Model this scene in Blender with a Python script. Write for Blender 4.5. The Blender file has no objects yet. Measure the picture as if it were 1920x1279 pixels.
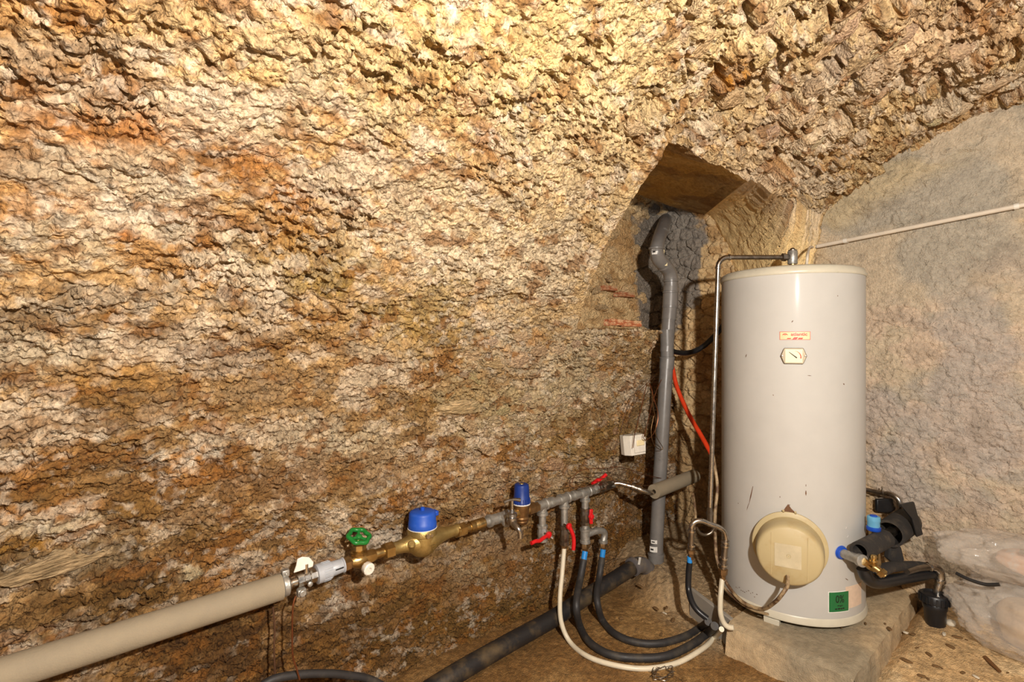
import bpy, bmesh, math, random
import numpy as np
from mathutils import Vector, Matrix, Quaternion

random.seed(7)
SC = bpy.context.scene
COL = SC.collection
PI = math.pi

# ------------------------------------------------------------------ camera, world, lights, exposure
EYE = 1.33                     # eye height over the earth floor
FPX = 960.0                    # focal length in pixels of a 1920 px wide frame (18 mm on 36 mm)
YAW = math.radians(48.9)       # viewing direction, measured from the vault's axis (+X) towards the left wall (+Y)
FW = Vector((math.cos(YAW), math.sin(YAW), 0))
RT = Vector((math.sin(YAW), -math.cos(YAW), 0))
cam_d = bpy.data.cameras.new('camera')
cam_d.lens = 18.0; cam_d.sensor_width = 36.0; cam_d.sensor_fit = 'HORIZONTAL'
cam_d.clip_start = 0.02; cam_d.clip_end = 60
cam = bpy.data.objects.new('camera', cam_d); COL.objects.link(cam)
cam.location = (0, 0, EYE); cam.rotation_euler = (PI / 2, 0, YAW - PI / 2)
SC.camera = cam

W = bpy.data.worlds.new('cellar_air'); SC.world = W; W.use_nodes = True
bg = W.node_tree.nodes['Background']
bg.inputs[0].default_value = (0.90, 0.93, 1.0, 1); bg.inputs[1].default_value = 0.07

def lamp(name, kind, loc, power, color, size):
    d = bpy.data.lights.new(name, kind); d.energy = power; d.color = color
    d.shadow_soft_size = size
    o = bpy.data.objects.new(name, d); o.location = loc; COL.objects.link(o); return o
lamp('bare_bulb_light', 'POINT', (0.26, -0.46, EYE + 0.41), 178, (1.0, 0.935, 0.85), 0.03)

vs = SC.view_settings
SC.display_settings.display_device = 'sRGB'
vs.view_transform = 'Standard'; vs.look = 'None'; vs.gamma = 1.0; vs.use_curve_mapping = False
vs.exposure = 0.82

# ------------------------------------------------------------------ small helpers
def lin(r, g, b):
    return tuple(((c / 255) / 12.92 if c / 255 < 0.04045 else ((c / 255 + 0.055) / 1.055) ** 2.4) for c in (r, g, b))
def lin4(c): return (*lin(*c), 1.0)
def ray(px, py): return FW * FPX + RT * (px - 960) + Vector((0, 0, 639.5 - py))
O = Vector((0, 0, EYE))
def atY(px, py, Y): d = ray(px, py); return O + d * (Y / d.y)
def atX(px, py, X): d = ray(px, py); return O + d * (X / d.x)
def atZ(px, py, Z): d = ray(px, py); return O + d * ((Z - EYE) / d.z)
def atD(px, py, D): return O + ray(px, py) * (D / FPX)
def V(*a): return Vector(a)

# ------------------------------------------------------------------ numpy noise
def _h(ix, iy, seed):
    n = (ix.astype(np.int64) * 374761393 + iy.astype(np.int64) * 668265263 + seed * 2147483647 + 1013) & 0xFFFFFFFF
    n = ((n ^ (n >> 13)) * 1274126177) & 0xFFFFFFFF
    n = ((n ^ (n >> 16)) * 2246822519) & 0xFFFFFFFF
    n = n ^ (n >> 15)
    return (n & 0xFFFFFF).astype(np.float64) / 16777215.0
def vn(x, y, seed=0):
    ix = np.floor(x); iy = np.floor(y); fx = x - ix; fy = y - iy
    fx = fx * fx * fx * (fx * (fx * 6 - 15) + 10); fy = fy * fy * fy * (fy * (fy * 6 - 15) + 10)
    a = _h(ix, iy, seed); b = _h(ix + 1, iy, seed); c = _h(ix, iy + 1, seed); d = _h(ix + 1, iy + 1, seed)
    return (a + (b - a) * fx) * (1 - fy) + (c + (d - c) * fx) * fy      # 0..1
def fbm(x, y, octv=4, seed=0, gain=0.5):
    s = 0; a = 1; t = 0
    for i in range(octv):
        c, sn = math.cos(0.6 * i), math.sin(0.6 * i)
        s = s + a * vn((x * c - y * sn) * 2 ** i + 17.3 * i, (x * sn + y * c) * 2 ** i - 9.1 * i, seed + i * 13); t += a; a *= gain
    return s / t
def ridged(x, y, octv=3, seed=0):
    s = 0; a = 1; t = 0
    for i in range(octv):
        s = s + a * (1 - np.abs(2 * vn(x * 2 ** i + 5.7 * i, y * 2 ** i + 3.3 * i, seed + i * 7) - 1)); t += a; a *= 0.5
    return s / t
def worley(x, y, seed=0):
    ix = np.floor(x); iy = np.floor(y)
    f1 = np.full(x.shape, 9.0); f2 = np.full(x.shape, 9.0); cid = np.zeros(x.shape)
    for dx in (-1, 0, 1):
        for dy in (-1, 0, 1):
            cx = ix + dx; cy = iy + dy
            px = cx + 0.1 + 0.8 * _h(cx, cy, seed); py = cy + 0.1 + 0.8 * _h(cx, cy, seed + 91)
            d = np.sqrt((x - px) ** 2 + (y - py) ** 2)
            near = d < f1
            f2 = np.where(near, f1, np.minimum(f2, d))
            cid = np.where(near, _h(cx, cy, seed + 177), cid)
            f1 = np.where(near, d, f1)
    return f1, f2, cid
def sst(a, b, x):
    t = np.clip((x - a) / (b - a), 0, 1); return t * t * (3 - 2 * t)

# ------------------------------------------------------------------ mesh builder
class MB:
    def __init__(s): s.v = []; s.f = []
    def ring(s, c, u, w, r, n, ph=0.0):
        i0 = len(s.v)
        for k in range(n):
            a = 2 * PI * k / n + ph
            s.v.append(c + u * (r * math.cos(a)) + w * (r * math.sin(a)))
        return i0
    def bridge(s, a, b, n):
        for k in range(n):
            k2 = (k + 1) % n
            s.f.append((a + k, a + k2, b + k2, b + k))
    def cap(s, a, n, flip):
        idx = [a + k for k in range(n)]
        s.f.append(tuple(reversed(idx)) if flip else tuple(idx))
    def lathe(s, org, axis, prof, n=20, ph=0.0, sx=1.0):
        """prof: (distance along axis, radius) pairs; open or closed by radius 0"""
        axis = Vector(axis).normalized(); org = Vector(org)
        u = axis.orthogonal().normalized() if abs(axis.z) < 0.95 else Vector((1, 0, 0))
        if abs(axis.z) < 0.95: u = Vector((0, 0, 1)) - axis * axis.z; u.normalize()
        w = axis.cross(u).normalized()
        prev = None; first = None
        for d, r in prof:
            c = org + axis * d
            i = s.ring(c, u, w * sx, max(r, 1e-5), n, ph)
            if prev is not None: s.bridge(prev, i, n)
            else: first = i
            prev = i
        s.cap(first, n, True); s.cap(prev, n, False)
        return s
    def cyl(s, a, b, r, n=16, bev=0.0, ph=0.0):
        a = Vector(a); b = Vector(b); L = (b - a).length
        if bev > 0: pr = [(0, r - bev), (bev, r), (L - bev, r), (L, r - bev)]
        else: pr = [(0, r), (L, r)]
        return s.lathe(a, b - a, pr, n, ph)
    def tube(s, pts, r, n=12, rs=None, caps=True):
        pts = [Vector(p) for p in pts]
        ring = None; first = None
        t0 = (pts[1] - pts[0]).normalized()
        u = t0.orthogonal().normalized()
        for i, p in enumerate(pts):
            if i == 0: t = t0
            elif i == len(pts) - 1: t = (pts[-1] - pts[-2]).normalized()
            else: t = ((pts[i + 1] - p).normalized() + (p - pts[i - 1]).normalized()).normalized()
            u = (u - t * u.dot(t)).normalized(); w = t.cross(u)
            k = s.ring(p, u, w, rs[i] if rs else r, n)
            if ring is not None: s.bridge(ring, k, n)
            else: first = k
            ring = k
        if caps: s.cap(first, n, True); s.cap(ring, n, False)
        return s
    def pipe_end(s, a, b, r, r_in, n=20):
        """hollow straight tube"""
        a = Vector(a); b = Vector(b); L = (b - a).length
        axis = (b - a).normalized(); u = axis.orthogonal().normalized(); w = axis.cross(u)
        o1 = s.ring(a, u, w, r, n); o2 = s.ring(b, u, w, r, n); i2 = s.ring(b, u, w, r_in, n); i1 = s.ring(a, u, w, r_in, n)
        s.bridge(o1, o2, n); s.bridge(o2, i2, n); s.bridge(i2, i1, n); s.bridge(i1, o1, n); return s
    def box(s, c, size, ax=None, ay=None, az=None):
        c = Vector(c); hx, hy, hz = [q / 2 for q in size]
        ax = Vector(ax or (1, 0, 0)); ay = Vector(ay or (0, 1, 0)); az = Vector(az or ax.cross(ay))
        i = len(s.v)
        for sz in (-1, 1):
            for sx, sy in ((-1, -1), (1, -1), (1, 1), (-1, 1)):
                s.v.append(c + ax * hx * sx + ay * hy * sy + az * hz * sz)
        for f in ((3, 2, 1, 0), (4, 5, 6, 7), (0, 1, 5, 4), (1, 2, 6, 5), (2, 3, 7, 6), (3, 0, 4, 7)):
            s.f.append(tuple(i + k for k in f))
        return s
    def prism(s, poly, depth, c, ax, ay):
        """2D outline swept by depth along ax x ay"""
        c = Vector(c); ax = Vector(ax); ay = Vector(ay); az = ax.cross(ay).normalized(); n = len(poly)
        i = len(s.v)
        for d in (0, depth):
            for x, y in poly: s.v.append(c + ax * x + ay * y + az * d)
        s.f.append(tuple(i + n - 1 - k for k in range(n))); s.f.append(tuple(i + n + k for k in range(n)))
        for k in range(n): s.f.append((i + k, i + (k + 1) % n, i + n + (k + 1) % n, i + n + k))
        return s
    def torus(s, c, axis, R, r, n=28, m=10, a0=0.0, a1=2 * PI):
        axis = Vector(axis).normalized(); u = axis.orthogonal().normalized(); w = axis.cross(u)
        full = abs(a1 - a0 - 2 * PI) < 1e-6
        pts = []
        for k in range(n + (0 if full else 1)):
            a = a0 + (a1 - a0) * k / n
            pts.append(Vector(c) + u * R * math.cos(a) + w * R * math.sin(a))
        if not full: return s.tube(pts, r, m)
        rings = []
        for k, p in enumerate(pts):
            a = a0 + (a1 - a0) * k / n; e = u * math.cos(a) + w * math.sin(a)
            rings.append(s.ring(p, e, axis, r, m))
        for k in range(n): s.bridge(rings[k], rings[(k + 1) % n], m)
        return s

def spline(pts, per=8):
    P = [Vector(p) for p in pts]; out = []
    for i in range(len(P) - 1):
        p0 = P[max(i - 1, 0)]; p1 = P[i]; p2 = P[i + 1]; p3 = P[min(i + 2, len(P) - 1)]
        for k in range(per):
            t = k / per
            out.append(0.5 * ((2 * p1) + (p2 - p0) * t + (2 * p0 - 5 * p1 + 4 * p2 - p3) * t * t + (3 * p1 - p0 - 3 * p2 + p3) * t ** 3))
    out.append(P[-1]); return out

ORG = {}
def new_mesh(name, vs_, fs_, smooth=True, sharp=40):
    me = bpy.data.meshes.new(name)
    me.from_pydata([tuple(v) for v in vs_], [], fs_)
    me.update()
    if smooth:
        me.polygons.foreach_set('use_smooth', [True] * len(me.polygons))
        me.set_sharp_from_angle(angle=math.radians(sharp))
    return me
def org_of(o):
    return ORG.get(o.name, Vector((0, 0, 0)))
def part(name, mb, mat, parent, label=None, smooth=True, sharp=40, bevel=0.0):
    g = org_of(parent)
    me = new_mesh(name, [Vector(v) - g for v in mb.v], mb.f, smooth, sharp)
    if mat: me.materials.append(mat)
    o = bpy.data.objects.new(name, me); COL.objects.link(o); o.parent = parent
    ORG[o.name] = g
    if label: o['label'] = label
    if bevel > 0: add_bevel(o, bevel)
    return o
def add_bevel(o, w, seg=2):
    m = o.modifiers.new('bevel', 'BEVEL'); m.width = w; m.segments = seg; m.limit_method = 'ANGLE'; m.angle_limit = math.radians(50)
def thing(name, loc, label, cat, group=None):
    o = bpy.data.objects.new(name, None); COL.objects.link(o); o.location = loc; o.empty_display_size = 0.05
    o['label'] = label; o['category'] = cat
    if group: o['group'] = group
    ORG[o.name] = Vector(loc); return o
def solo(name, mb, mat, label, cat, group=None, smooth=True, sharp=40, bevel=0.0):
    vs_ = [Vector(v) for v in mb.v]
    c = Vector((sum(v.x for v in vs_) / len(vs_), sum(v.y for v in vs_) / len(vs_), min(v.z for v in vs_)))
    me = new_mesh(name, [v - c for v in vs_], mb.f, smooth, sharp)
    if mat: me.materials.append(mat)
    o = bpy.data.objects.new(name, me); COL.objects.link(o); o.location = c
    o['label'] = label; o['category'] = cat
    if group: o['group'] = group
    ORG[o.name] = c
    if bevel > 0: add_bevel(o, bevel)
    return o

# ------------------------------------------------------------------ materials (all procedural)
def mat(name, c, rough=0.5, metal=0.0, var=0.18, vscale=30, bump=0.0, bscale=150, c2=None, mixlo=0.45, mixhi=0.7, spec=0.5, alpha=None, coat=0.0):
    m = bpy.data.materials.new(name); m.use_nodes = True
    nt = m.node_tree; N = nt.nodes; L = nt.links; b = N['Principled BSDF']
    tc = N.new('ShaderNodeTexCoord')
    n1 = N.new('ShaderNodeTexNoise'); n1.inputs['Scale'].default_value = vscale; n1.inputs['Detail'].default_value = 6; n1.inputs['Roughness'].default_value = 0.65
    L.new(tc.outputs['Object'], n1.inputs['Vector'])
    r = N.new('ShaderNodeValToRGB'); L.new(n1.outputs['Fac'], r.inputs['Fac'])
    base = lin(*c)
    if c2 is None:
        lo = tuple(q * (1 - var) for q in base); hi = tuple(min(1, q * (1 + var)) for q in base)
        r.color_ramp.elements[0].position = 0.3; r.color_ramp.elements[1].position = 0.7
    else:
        lo = base; hi = lin(*c2)
        r.color_ramp.elements[0].position = mixlo; r.color_ramp.elements[1].position = mixhi
    r.color_ramp.elements[0].color = (*lo, 1); r.color_ramp.elements[1].color = (*hi, 1)
    L.new(r.outputs['Color'], b.inputs['Base Color'])
    b.inputs['Metallic'].default_value = metal
    mr = N.new('ShaderNodeMapRange'); L.new(n1.outputs['Fac'], mr.inputs['Value'])
    mr.inputs['From Min'].default_value = 0.3; mr.inputs['From Max'].default_value = 0.7
    mr.inputs['To Min'].default_value = max(0.02, rough - 0.09); mr.inputs['To Max'].default_value = min(1, rough + 0.09)
    L.new(mr.outputs['Result'], b.inputs['Roughness'])
    b.inputs['Specular IOR Level'].default_value = spec
    if coat: b.inputs['Coat Weight'].default_value = coat; b.inputs['Coat Roughness'].default_value = 0.15
    if bump > 0:
        n2 = N.new('ShaderNodeTexNoise'); n2.inputs['Scale'].default_value = bscale; n2.inputs['Detail'].default_value = 5
        L.new(tc.outputs['Object'], n2.inputs['Vector'])
        bp = N.new('ShaderNodeBump'); bp.inputs['Strength'].default_value = bump; bp.inputs['Distance'].default_value = 0.004
        L.new(n2.outputs['Fac'], bp.inputs['Height']); L.new(bp.outputs['Normal'], b.inputs['Normal'])
    return m

def masonry(name, rough=0.92, fine=0.35, bstr=0.5, bdist=0.006, s1=85, s2=260, random_tint=False, base=None, spec=0.25):
    """colour from the surface's own stain map (vertex attribute) or a plain base, broken up by fine grain, with grainy relief"""
    m = bpy.data.materials.new(name); m.use_nodes = True
    nt = m.node_tree; N = nt.nodes; L = nt.links; b = N['Principled BSDF']
    tc = N.new('ShaderNodeTexCoord')
    if base is None:
        at = N.new('ShaderNodeAttribute'); at.attribute_name = 'Stain'; src = at.outputs['Color']
    else:
        oi = N.new('ShaderNodeObjectInfo'); rp = N.new('ShaderNodeValToRGB')
        own = base == 'own'
        if own: base = [(200, 170, 130), (200, 170, 130)]
        while len(rp.color_ramp.elements) < len(base): rp.color_ramp.elements.new(0.5)
        for i, c in enumerate(base):
            rp.color_ramp.elements[i].position = i / (len(base) - 1); rp.color_ramp.elements[i].color = lin4(c)
        L.new(oi.outputs['Random'], rp.inputs['Fac'])
        nz = N.new('ShaderNodeTexNoise'); nz.inputs['Scale'].default_value = 2.2; nz.inputs['Detail'].default_value = 5
        L.new(tc.outputs['Object'], nz.inputs['Vector'])
        mx0 = N.new('ShaderNodeMixRGB'); mx0.blend_type = 'MIX'; mx0.inputs[2].default_value = lin4((206, 178, 138))
        mp = N.new('ShaderNodeMapRange'); mp.inputs['From Min'].default_value = 0.42; mp.inputs['From Max'].default_value = 0.62; mp.inputs['To Max'].default_value = 0.7
        L.new(nz.outputs['Fac'], mp.inputs['Value']); L.new(mp.outputs['Result'], mx0.inputs[0]); L.new(oi.outputs['Color'] if own else rp.outputs['Color'], mx0.inputs[1])
        if own: mp.inputs['To Max'].default_value = 0.35
        src = mx0.outputs['Color']
    n1 = N.new('ShaderNodeTexNoise'); n1.inputs['Scale'].default_value = s1; n1.inputs['Detail'].default_value = 6; n1.inputs['Roughness'].default_value = 0.6
    n2 = N.new('ShaderNodeTexVoronoi'); n2.feature = 'F1'; n2.inputs['Scale'].default_value = s2
    for n in (n1, n2): L.new(tc.outputs['Object'], n.inputs['Vector'])
    mr = N.new('ShaderNodeMapRange'); mr.inputs['From Min'].default_value = 0.3; mr.inputs['From Max'].default_value = 0.7
    mr.inputs['To Min'].default_value = 1 - fine; mr.inputs['To Max'].default_value = 1 + fine
    L.new(n1.outputs['Fac'], mr.inputs['Value'])
    mx = N.new('ShaderNodeVectorMath'); mx.operation = 'SCALE'
    L.new(src, mx.inputs[0]); L.new(mr.outputs['Result'], mx.inputs['Scale'])
    L.new(mx.outputs['Vector'], b.inputs['Base Color'])
    b.inputs['Roughness'].default_value = rough; b.inputs['Specular IOR Level'].default_value = spec
    ad = N.new('ShaderNodeMath'); ad.operation = 'MULTIPLY_ADD'; ad.inputs[1].default_value = -0.55
    L.new(n2.outputs['Distance'], ad.inputs[0]); L.new(n1.outputs['Fac'], ad.inputs[2])
    bp = N.new('ShaderNodeBump'); bp.inputs['Strength'].default_value = bstr; bp.inputs['Distance'].default_value = bdist
    L.new(ad.outputs['Value'], bp.inputs['Height']); L.new(bp.outputs['Normal'], b.inputs['Normal'])
    return m

M = {}
M['rough'] = masonry('rough_lime_plaster', fine=.42, bstr=0.85, bdist=0.016, s1=90, s2=120)
M['cement'] = masonry('cement_render', fine=0.16, bstr=0.8, bdist=0.008, s1=80, s2=150)
M['earth'] = masonry('damp_earth', rough=0.7, fine=0.4, bstr=0.8, bdist=0.007, s1=60, s2=210, spec=0.4)
M['plaster'] = masonry('smooth_old_plaster', fine=.25, bstr=.7, bdist=.006, s1=70, s2=150)
M['stone'] = masonry('field_stone', fine=0.42, bstr=0.85, bdist=0.016, s1=4.5, s2=5.5, base='own')
M['stone_low'] = M['stone']
M['brick'] = masonry('clay_brick', fine=0.3, bstr=0.7, s1=5, s2=9, base=[(166, 96, 62), (158, 90, 58), (176, 110, 74)])

# ================================================================== LARGE STRUCTURE
# cross-section of the barrel vault: a half ellipse springing almost from the floor
CY, CZ, EA, EB = -0.10, EYE - 1.22, 1.90, 2.27
XEND = 3.05
_ph = np.linspace(0, PI, 4001)
_yy = CY + EA * np.cos(_ph); _zz = CZ + EB * np.sin(_ph)
_ss = np.concatenate([[0], np.cumsum(np.hypot(np.diff(_yy), np.diff(_zz)))]) + CZ
def s_of_z(z):                       # arc length from the floor up the left wall
    z = np.asarray(z, float)
    return np.where(z < CZ, z, np.interp(np.arcsin(np.clip((z - CZ) / EB, 0, 1)), _ph, _ss))
def yz_of_s(s):
    ph = np.interp(s, _ss, _ph)
    y = np.where(s < CZ, CY + EA, CY + EA * np.cos(ph)); z = np.where(s < CZ, s, CZ + EB * np.sin(ph))
    ny = np.where(s < CZ, -1, -np.cos(ph) / EA); nz = np.where(s < CZ, 0, -np.sin(ph) / EB)
    l = np.hypot(ny, nz); return y, z, ny / l, nz / l
def hit_vault(px, py):
    d = ray(px, py); y, z = d.y, d.z
    A = (y / EA) ** 2 + (z / EB) ** 2; B = 2 * (-CY * y / EA ** 2 + (EYE - CZ) * z / EB ** 2); C = (CY / EA) ** 2 + ((EYE - CZ) / EB) ** 2 - 1
    t = (-B + math.sqrt(B * B - 4 * A * C)) / (2 * A)
    p = O + d * t
    if p.z < CZ: p = O + d * ((CY + EA) / d.y)
    return p
def us(px, py):
    p = hit_vault(px, py)
    s = float(s_of_z(p.z))
    if p.y < CY: s = 2 * _ss[2000] - s
    return p.x, s

Z_SILL, Z_LIP, Y_BACK = EYE + 0.045, EYE + 0.665, 1.95
S_SILL, S_LIP = float(s_of_z(Z_SILL)), float(s_of_z(Z_LIP))
def jamb_x(z):                       # the left arris of the recess
    zc = z - EYE
    return np.interp(zc, [-0.2, 0.05, 0.20, 0.36, 0.52, 0.68, 0.8], [1.66, 1.66, 1.615, 1.585, 1.57, 1.57, 1.60])
XJ = 1.60

def billow(x, y, octv, seed, gain=0.5):
    t = 0; a = 1; q = 0
    for i in range(octv):
        c, sn = math.cos(0.9 * i + .3), math.sin(0.9 * i + .3); f = 1.95 ** i
        q = q + a * np.abs(2 * vn((x * c - y * sn) * f + 3.7 * i, (x * sn + y * c) * f - 6.1 * i, seed + 11 * i) - 1); t += a; a *= gain
    return q / t
def left_disp(u, s):
    wu = u + 0.06 * (fbm(u * 4, s * 4, 3, 3) - 0.5) + 0.012 * (vn(u * 45, s * 45, 5) - 0.5); ws = s + 0.05 * (fbm(u * 4, s * 4, 3, 8) - 0.5) + 0.012 * (vn(u * 45, s * 45, 9) - 0.5)
    sd = ws - 0.10 * (wu - 1.0)                                   # bedding courses dip a little
    up = sst(1.20, 1.85, s + 0.40 * (fbm(u * 1.5, s * 1.5, 2, 21) - 0.5) + 0.12 * (1.2 - u))          # spattered upper coat
    right = sst(1.15, 1.75, u + 0.5 * (fbm(u * 2, s * 2, 3, 33) - 0.5)) * sst(2.0, 2.35, s + 0.2 * (fbm(u * 2.5, s * 2.5, 2, 35) - 0.5))   # bare rubble of the vault
    low_r = sst(0.9, 1.4, u) * sst(1.5, 1.2, s) * sst(0.45, 0.7, s)                                      # limewashed rubble low down
    h = 0.075 * (fbm(wu * 1.1, sd * 1.6, 3, 40) - 0.5)
    h += 0.046 * (fbm(wu * 2.2, sd * 8.0, 4, 50) - 0.5) * (1 - 0.5 * right)
    led = fbm(wu * 1.6, sd * 5.5, 3, 55) * 7; fr = led - np.floor(led)
    h += 0.016 * (sst(0.0, 0.14, fr) - fr) * (0.35 + 0.55 * (1 - up)) * sst(0.42, 0.6, fbm(u * 2, s * 3, 2, 57))
    dens = sst(0.34, 0.60, fbm(u * 4, s * 5, 3, 62))
    # popcorn spatter: rounded lumps parted by sharp dark clefts
    bl = billow(wu * 17, ws * 20, 1, 64) * .26 + billow(wu * 37, ws * 43, 3, 65, 0.72) * .74
    h += (bl - 0.35) * 0.066 * (0.35 + 0.65 * dens) * (0.10 + 0.90 * up) * (1 - 0.35 * right)
    pit = sst(0.52, 0.70, fbm(wu * 34, ws * 40, 3, 63, 0.6)); h -= 0.016 * pit * (0.2 + 0.8 * up) * (0.4 + 0.6 * dens)
    # crumbly low coat
    h += (billow(wu * 34, sd * 58, 3, 66, 0.72) - 0.35) * 0.036 * (1 - 0.85 * up)
    h += (fbm(wu * 120, ws * 130, 2, 68) - 0.5) * 0.012
    ck = np.abs(fbm(wu * 3.2, sd * 9.5, 4, 70) - 0.5)
    h -= 0.014 * sst(0.016, 0.0, ck) * (1 - 0.7 * up) * sst(0.45, 0.6, fbm(u * 3, s * 3, 2, 71))
    # rubble of the vault: slabs running across the vault near the end wall, jagged
    ang = 0.35
    ra = wu * math.cos(ang) + ws * math.sin(ang); rb_ = -wu * math.sin(ang) + ws * math.cos(ang)
    g1, g2, gc = worley(ra * 8.5 + 0.5 * (fbm(u * 12, s * 12, 3, 79) - .5), rb_ * 5.0, 80)
    sto = (gc - 0.5) * 0.060 - 0.045 * sst(0.16, 0.0, g2 - g1) + (fbm(ra * 9, rb_ * 4, 3, 82) - .5) * 0.05
    k1, k2, kc = worley(ra * 21, rb_ * 13, 81)
    sto += (kc - 0.5) * 0.026 - 0.012 * sst(0.14, 0.0, k2 - k1)
    hole = sst(0.62, 0.72, fbm(wu * 6, ws * 8, 4, 83, 0.6)); sto -= 0.055 * hole
    h += right * sto
    g1, g2, gc = worley(wu * 8.5, sd * 14, 90)
    h += low_r * ((gc - 0.5) * 0.024 - 0.022 * sst(0.16, 0.0, g2 - g1) * sst(0.35, 0.6, fbm(u * 6, s * 6, 2, 93)))
    return h

def left_pos(u, s):
    y, z, ny, nz = yz_of_s(s)
    # the grid columns bend to follow the recess's left arris
    zc = np.clip(z, Z_SILL, Z_LIP + 0.1)
    sh = (jamb_x(zc) - XJ) * np.exp(-((u - XJ) / 0.12) ** 2) * sst(Z_SILL - 0.25, Z_SILL, z) * sst(Z_LIP + 0.25, Z_LIP, z)
    h = left_disp(u + sh, s)
    # keep the arris of the recess tidy
    tidy = np.exp(-((u - XJ) / 0.05) ** 2) * sst(Z_SILL - 0.1, Z_SILL, z) * sst(Z_LIP + 0.05, Z_LIP - 0.05, z)
    h = h * (1 - 0.75 * tidy)
    h *= 1 - 0.6 * sst(XEND - 0.06, XEND, u)
    X = u + sh
    ch = sst(2.33, 2.42, X + 0.03 * (fbm(z * 14, z * 3, 3, 99) - 0.5)) * sst(Z_LIP, Z_LIP - 0.02, z) * (s < _ss[2000])       # chase for the waste pipe
    yb = np.maximum(y, 1.83)
    y = y + (yb - y) * ch
    ny = ny + (-1 - ny) * ch; nz = nz * (1 - ch)
    return np.stack([X, y + ny * h, z + nz * h], -1)

# stains: (px, py, rx, ry, sRGB, strength) as seen on the wall; converted to the wall's own coordinates
STAINS = [
 (960, 120, 420, 200, (232, 198, 130), .9), (1250, 120, 260, 220, (238, 206, 148), .8), (300, 40, 330, 90, (214, 180, 128), .7),
 (620, 100, 160, 80, (228, 196, 146), .7), (120, 140, 180, 70, (166, 118, 62), .6), (180, 90, 190, 40, (214, 186, 150), .7),
 (230, 235, 200, 60, (196, 124, 44), .85), (60, 210, 120, 60, (176, 118, 56), .7), (420, 200, 220, 40, (222, 194, 156), .8),
 (330, 330, 120, 55, (176, 118, 42), .8), (60, 290, 90, 40, (150, 112, 66), .6), (215, 320, 130, 45, (214, 192, 158), .75),
 (560, 370, 60, 50, (182, 118, 48), .85), (480, 300, 60, 40, (190, 120, 44), .7), (640, 350, 80, 60, (232, 212, 184), .8),
 (520, 220, 150, 60, (228, 204, 172), .8), (720, 230, 160, 60, (224, 196, 146), .8),
 (100, 400, 110, 40, (186, 130, 66), .7), (235, 440, 50, 30, (178, 110, 40), .9), (340, 410, 150, 60, (228, 206, 172), .9),
 (130, 480, 200, 50, (224, 200, 160), .8), (380, 470, 36, 30, (180, 116, 46), .7), (440, 510, 190, 50, (228, 206, 172), .85),
 (620, 520, 90, 70, (176, 140, 62), .8), (560, 440, 60, 40, (186, 132, 56), .7), (760, 330, 130, 80, (224, 198, 160), .7),
 (850, 420, 160, 100, (226, 200, 158), .8), (1000, 380, 140, 130, (228, 200, 152), .7), (960, 520, 140, 100, (230, 208, 172), .8),
 (60, 590, 120, 40, (216, 194, 158), .7), (190, 590, 140, 40, (150, 108, 50), .7), (330, 560, 160, 30, (206, 184, 152), .6),
 (790, 610, 130, 70, (182, 148, 82), .75), (560, 630, 90, 50, (164, 118, 54), .6), (700, 700, 90, 60, (214, 190, 156), .8),
 (420, 690, 90, 28, (204, 184, 160), .8), (90, 680, 110, 40, (216, 194, 158), .8), (190, 720, 140, 40, (190, 140, 70), .7),
 (60, 800, 140, 60, (158, 112, 56), .7), (240, 780, 140, 40, (150, 112, 62), .7), (345, 855, 80, 26, (238, 222, 196), 1.), (550, 820, 120, 60, (206, 180, 142), .6),
 (480, 740, 110, 50, (180, 150, 110), .5), (680, 850, 90, 40, (218, 196, 158), .8), (880, 665, 60, 30, (160, 124, 66), .9), (860, 765, 80, 26, (138, 102, 44), .9),
 (100, 985, 120, 26, (222, 200, 160), .9), (60, 930, 120, 40, (150, 108, 52), .7), (40, 1030, 90, 30, (170, 120, 36), .9), (120, 1065, 130, 30, (140, 118, 86), .8),
 (330, 960, 120, 34, (146, 106, 46), .7), (430, 920, 120, 40, (160, 118, 66), .6), (360, 1080, 26, 22, (226, 204, 160), .9), (620, 900, 160, 50, (150, 108, 60), .7),
 (820, 880, 120, 50, (190, 156, 110), .6), (600, 800, 60, 24, (216, 194, 160), .6), (1000, 700, 110, 70, (222, 200, 164), .8), (1090, 640, 80, 40, (214, 192, 156), .7),
 (1120, 720, 100, 60, (206, 184, 144), .7), (980, 800, 110, 50, (204, 180, 136), .7), (1130, 830, 80, 40, (166, 128, 66), .8), (900, 740, 70, 40, (196, 170, 120), .6),
 (930, 900, 100, 40, (200, 166, 122), .7), (620, 1128, 34, 26, (226, 208, 184), 1.), (720, 1010, 34, 28, (206, 190, 168), .9), (640, 1060, 40, 36, (196, 178, 152), .7), (880, 1060, 40, 40, (196, 170, 130), .7),
 (700, 1200, 200, 80, (112, 76, 32), .8), (880, 1180, 150, 80, (130, 96, 44), .7), (450, 1220, 120, 60, (96, 64, 26), .8), (240, 1130, 160, 40, (118, 82, 32), .8),
 (1390, 160, 50, 34, (190, 128, 40), 1.), (1120, 230, 80, 50, (236, 208, 158), .6), (1420, 330, 120, 60, (206, 180, 146), .7), (1350, 300, 60, 40, (222, 190, 138), .7),
 (1610, 120, 60, 50, (168, 150, 134), .8), (1700, 90, 120, 80, (216, 184, 144), .7), (1800, 60, 120, 60, (206, 170, 126), .7), (1880, 40, 80, 80, (198, 160, 116), .7), (1500, 220, 120, 60, (214, 186, 148), .7),
 (1200, 260, 90, 60, (228, 198, 146), .7), (880, 180, 40, 26, (196, 176, 140), .6),
]
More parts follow.
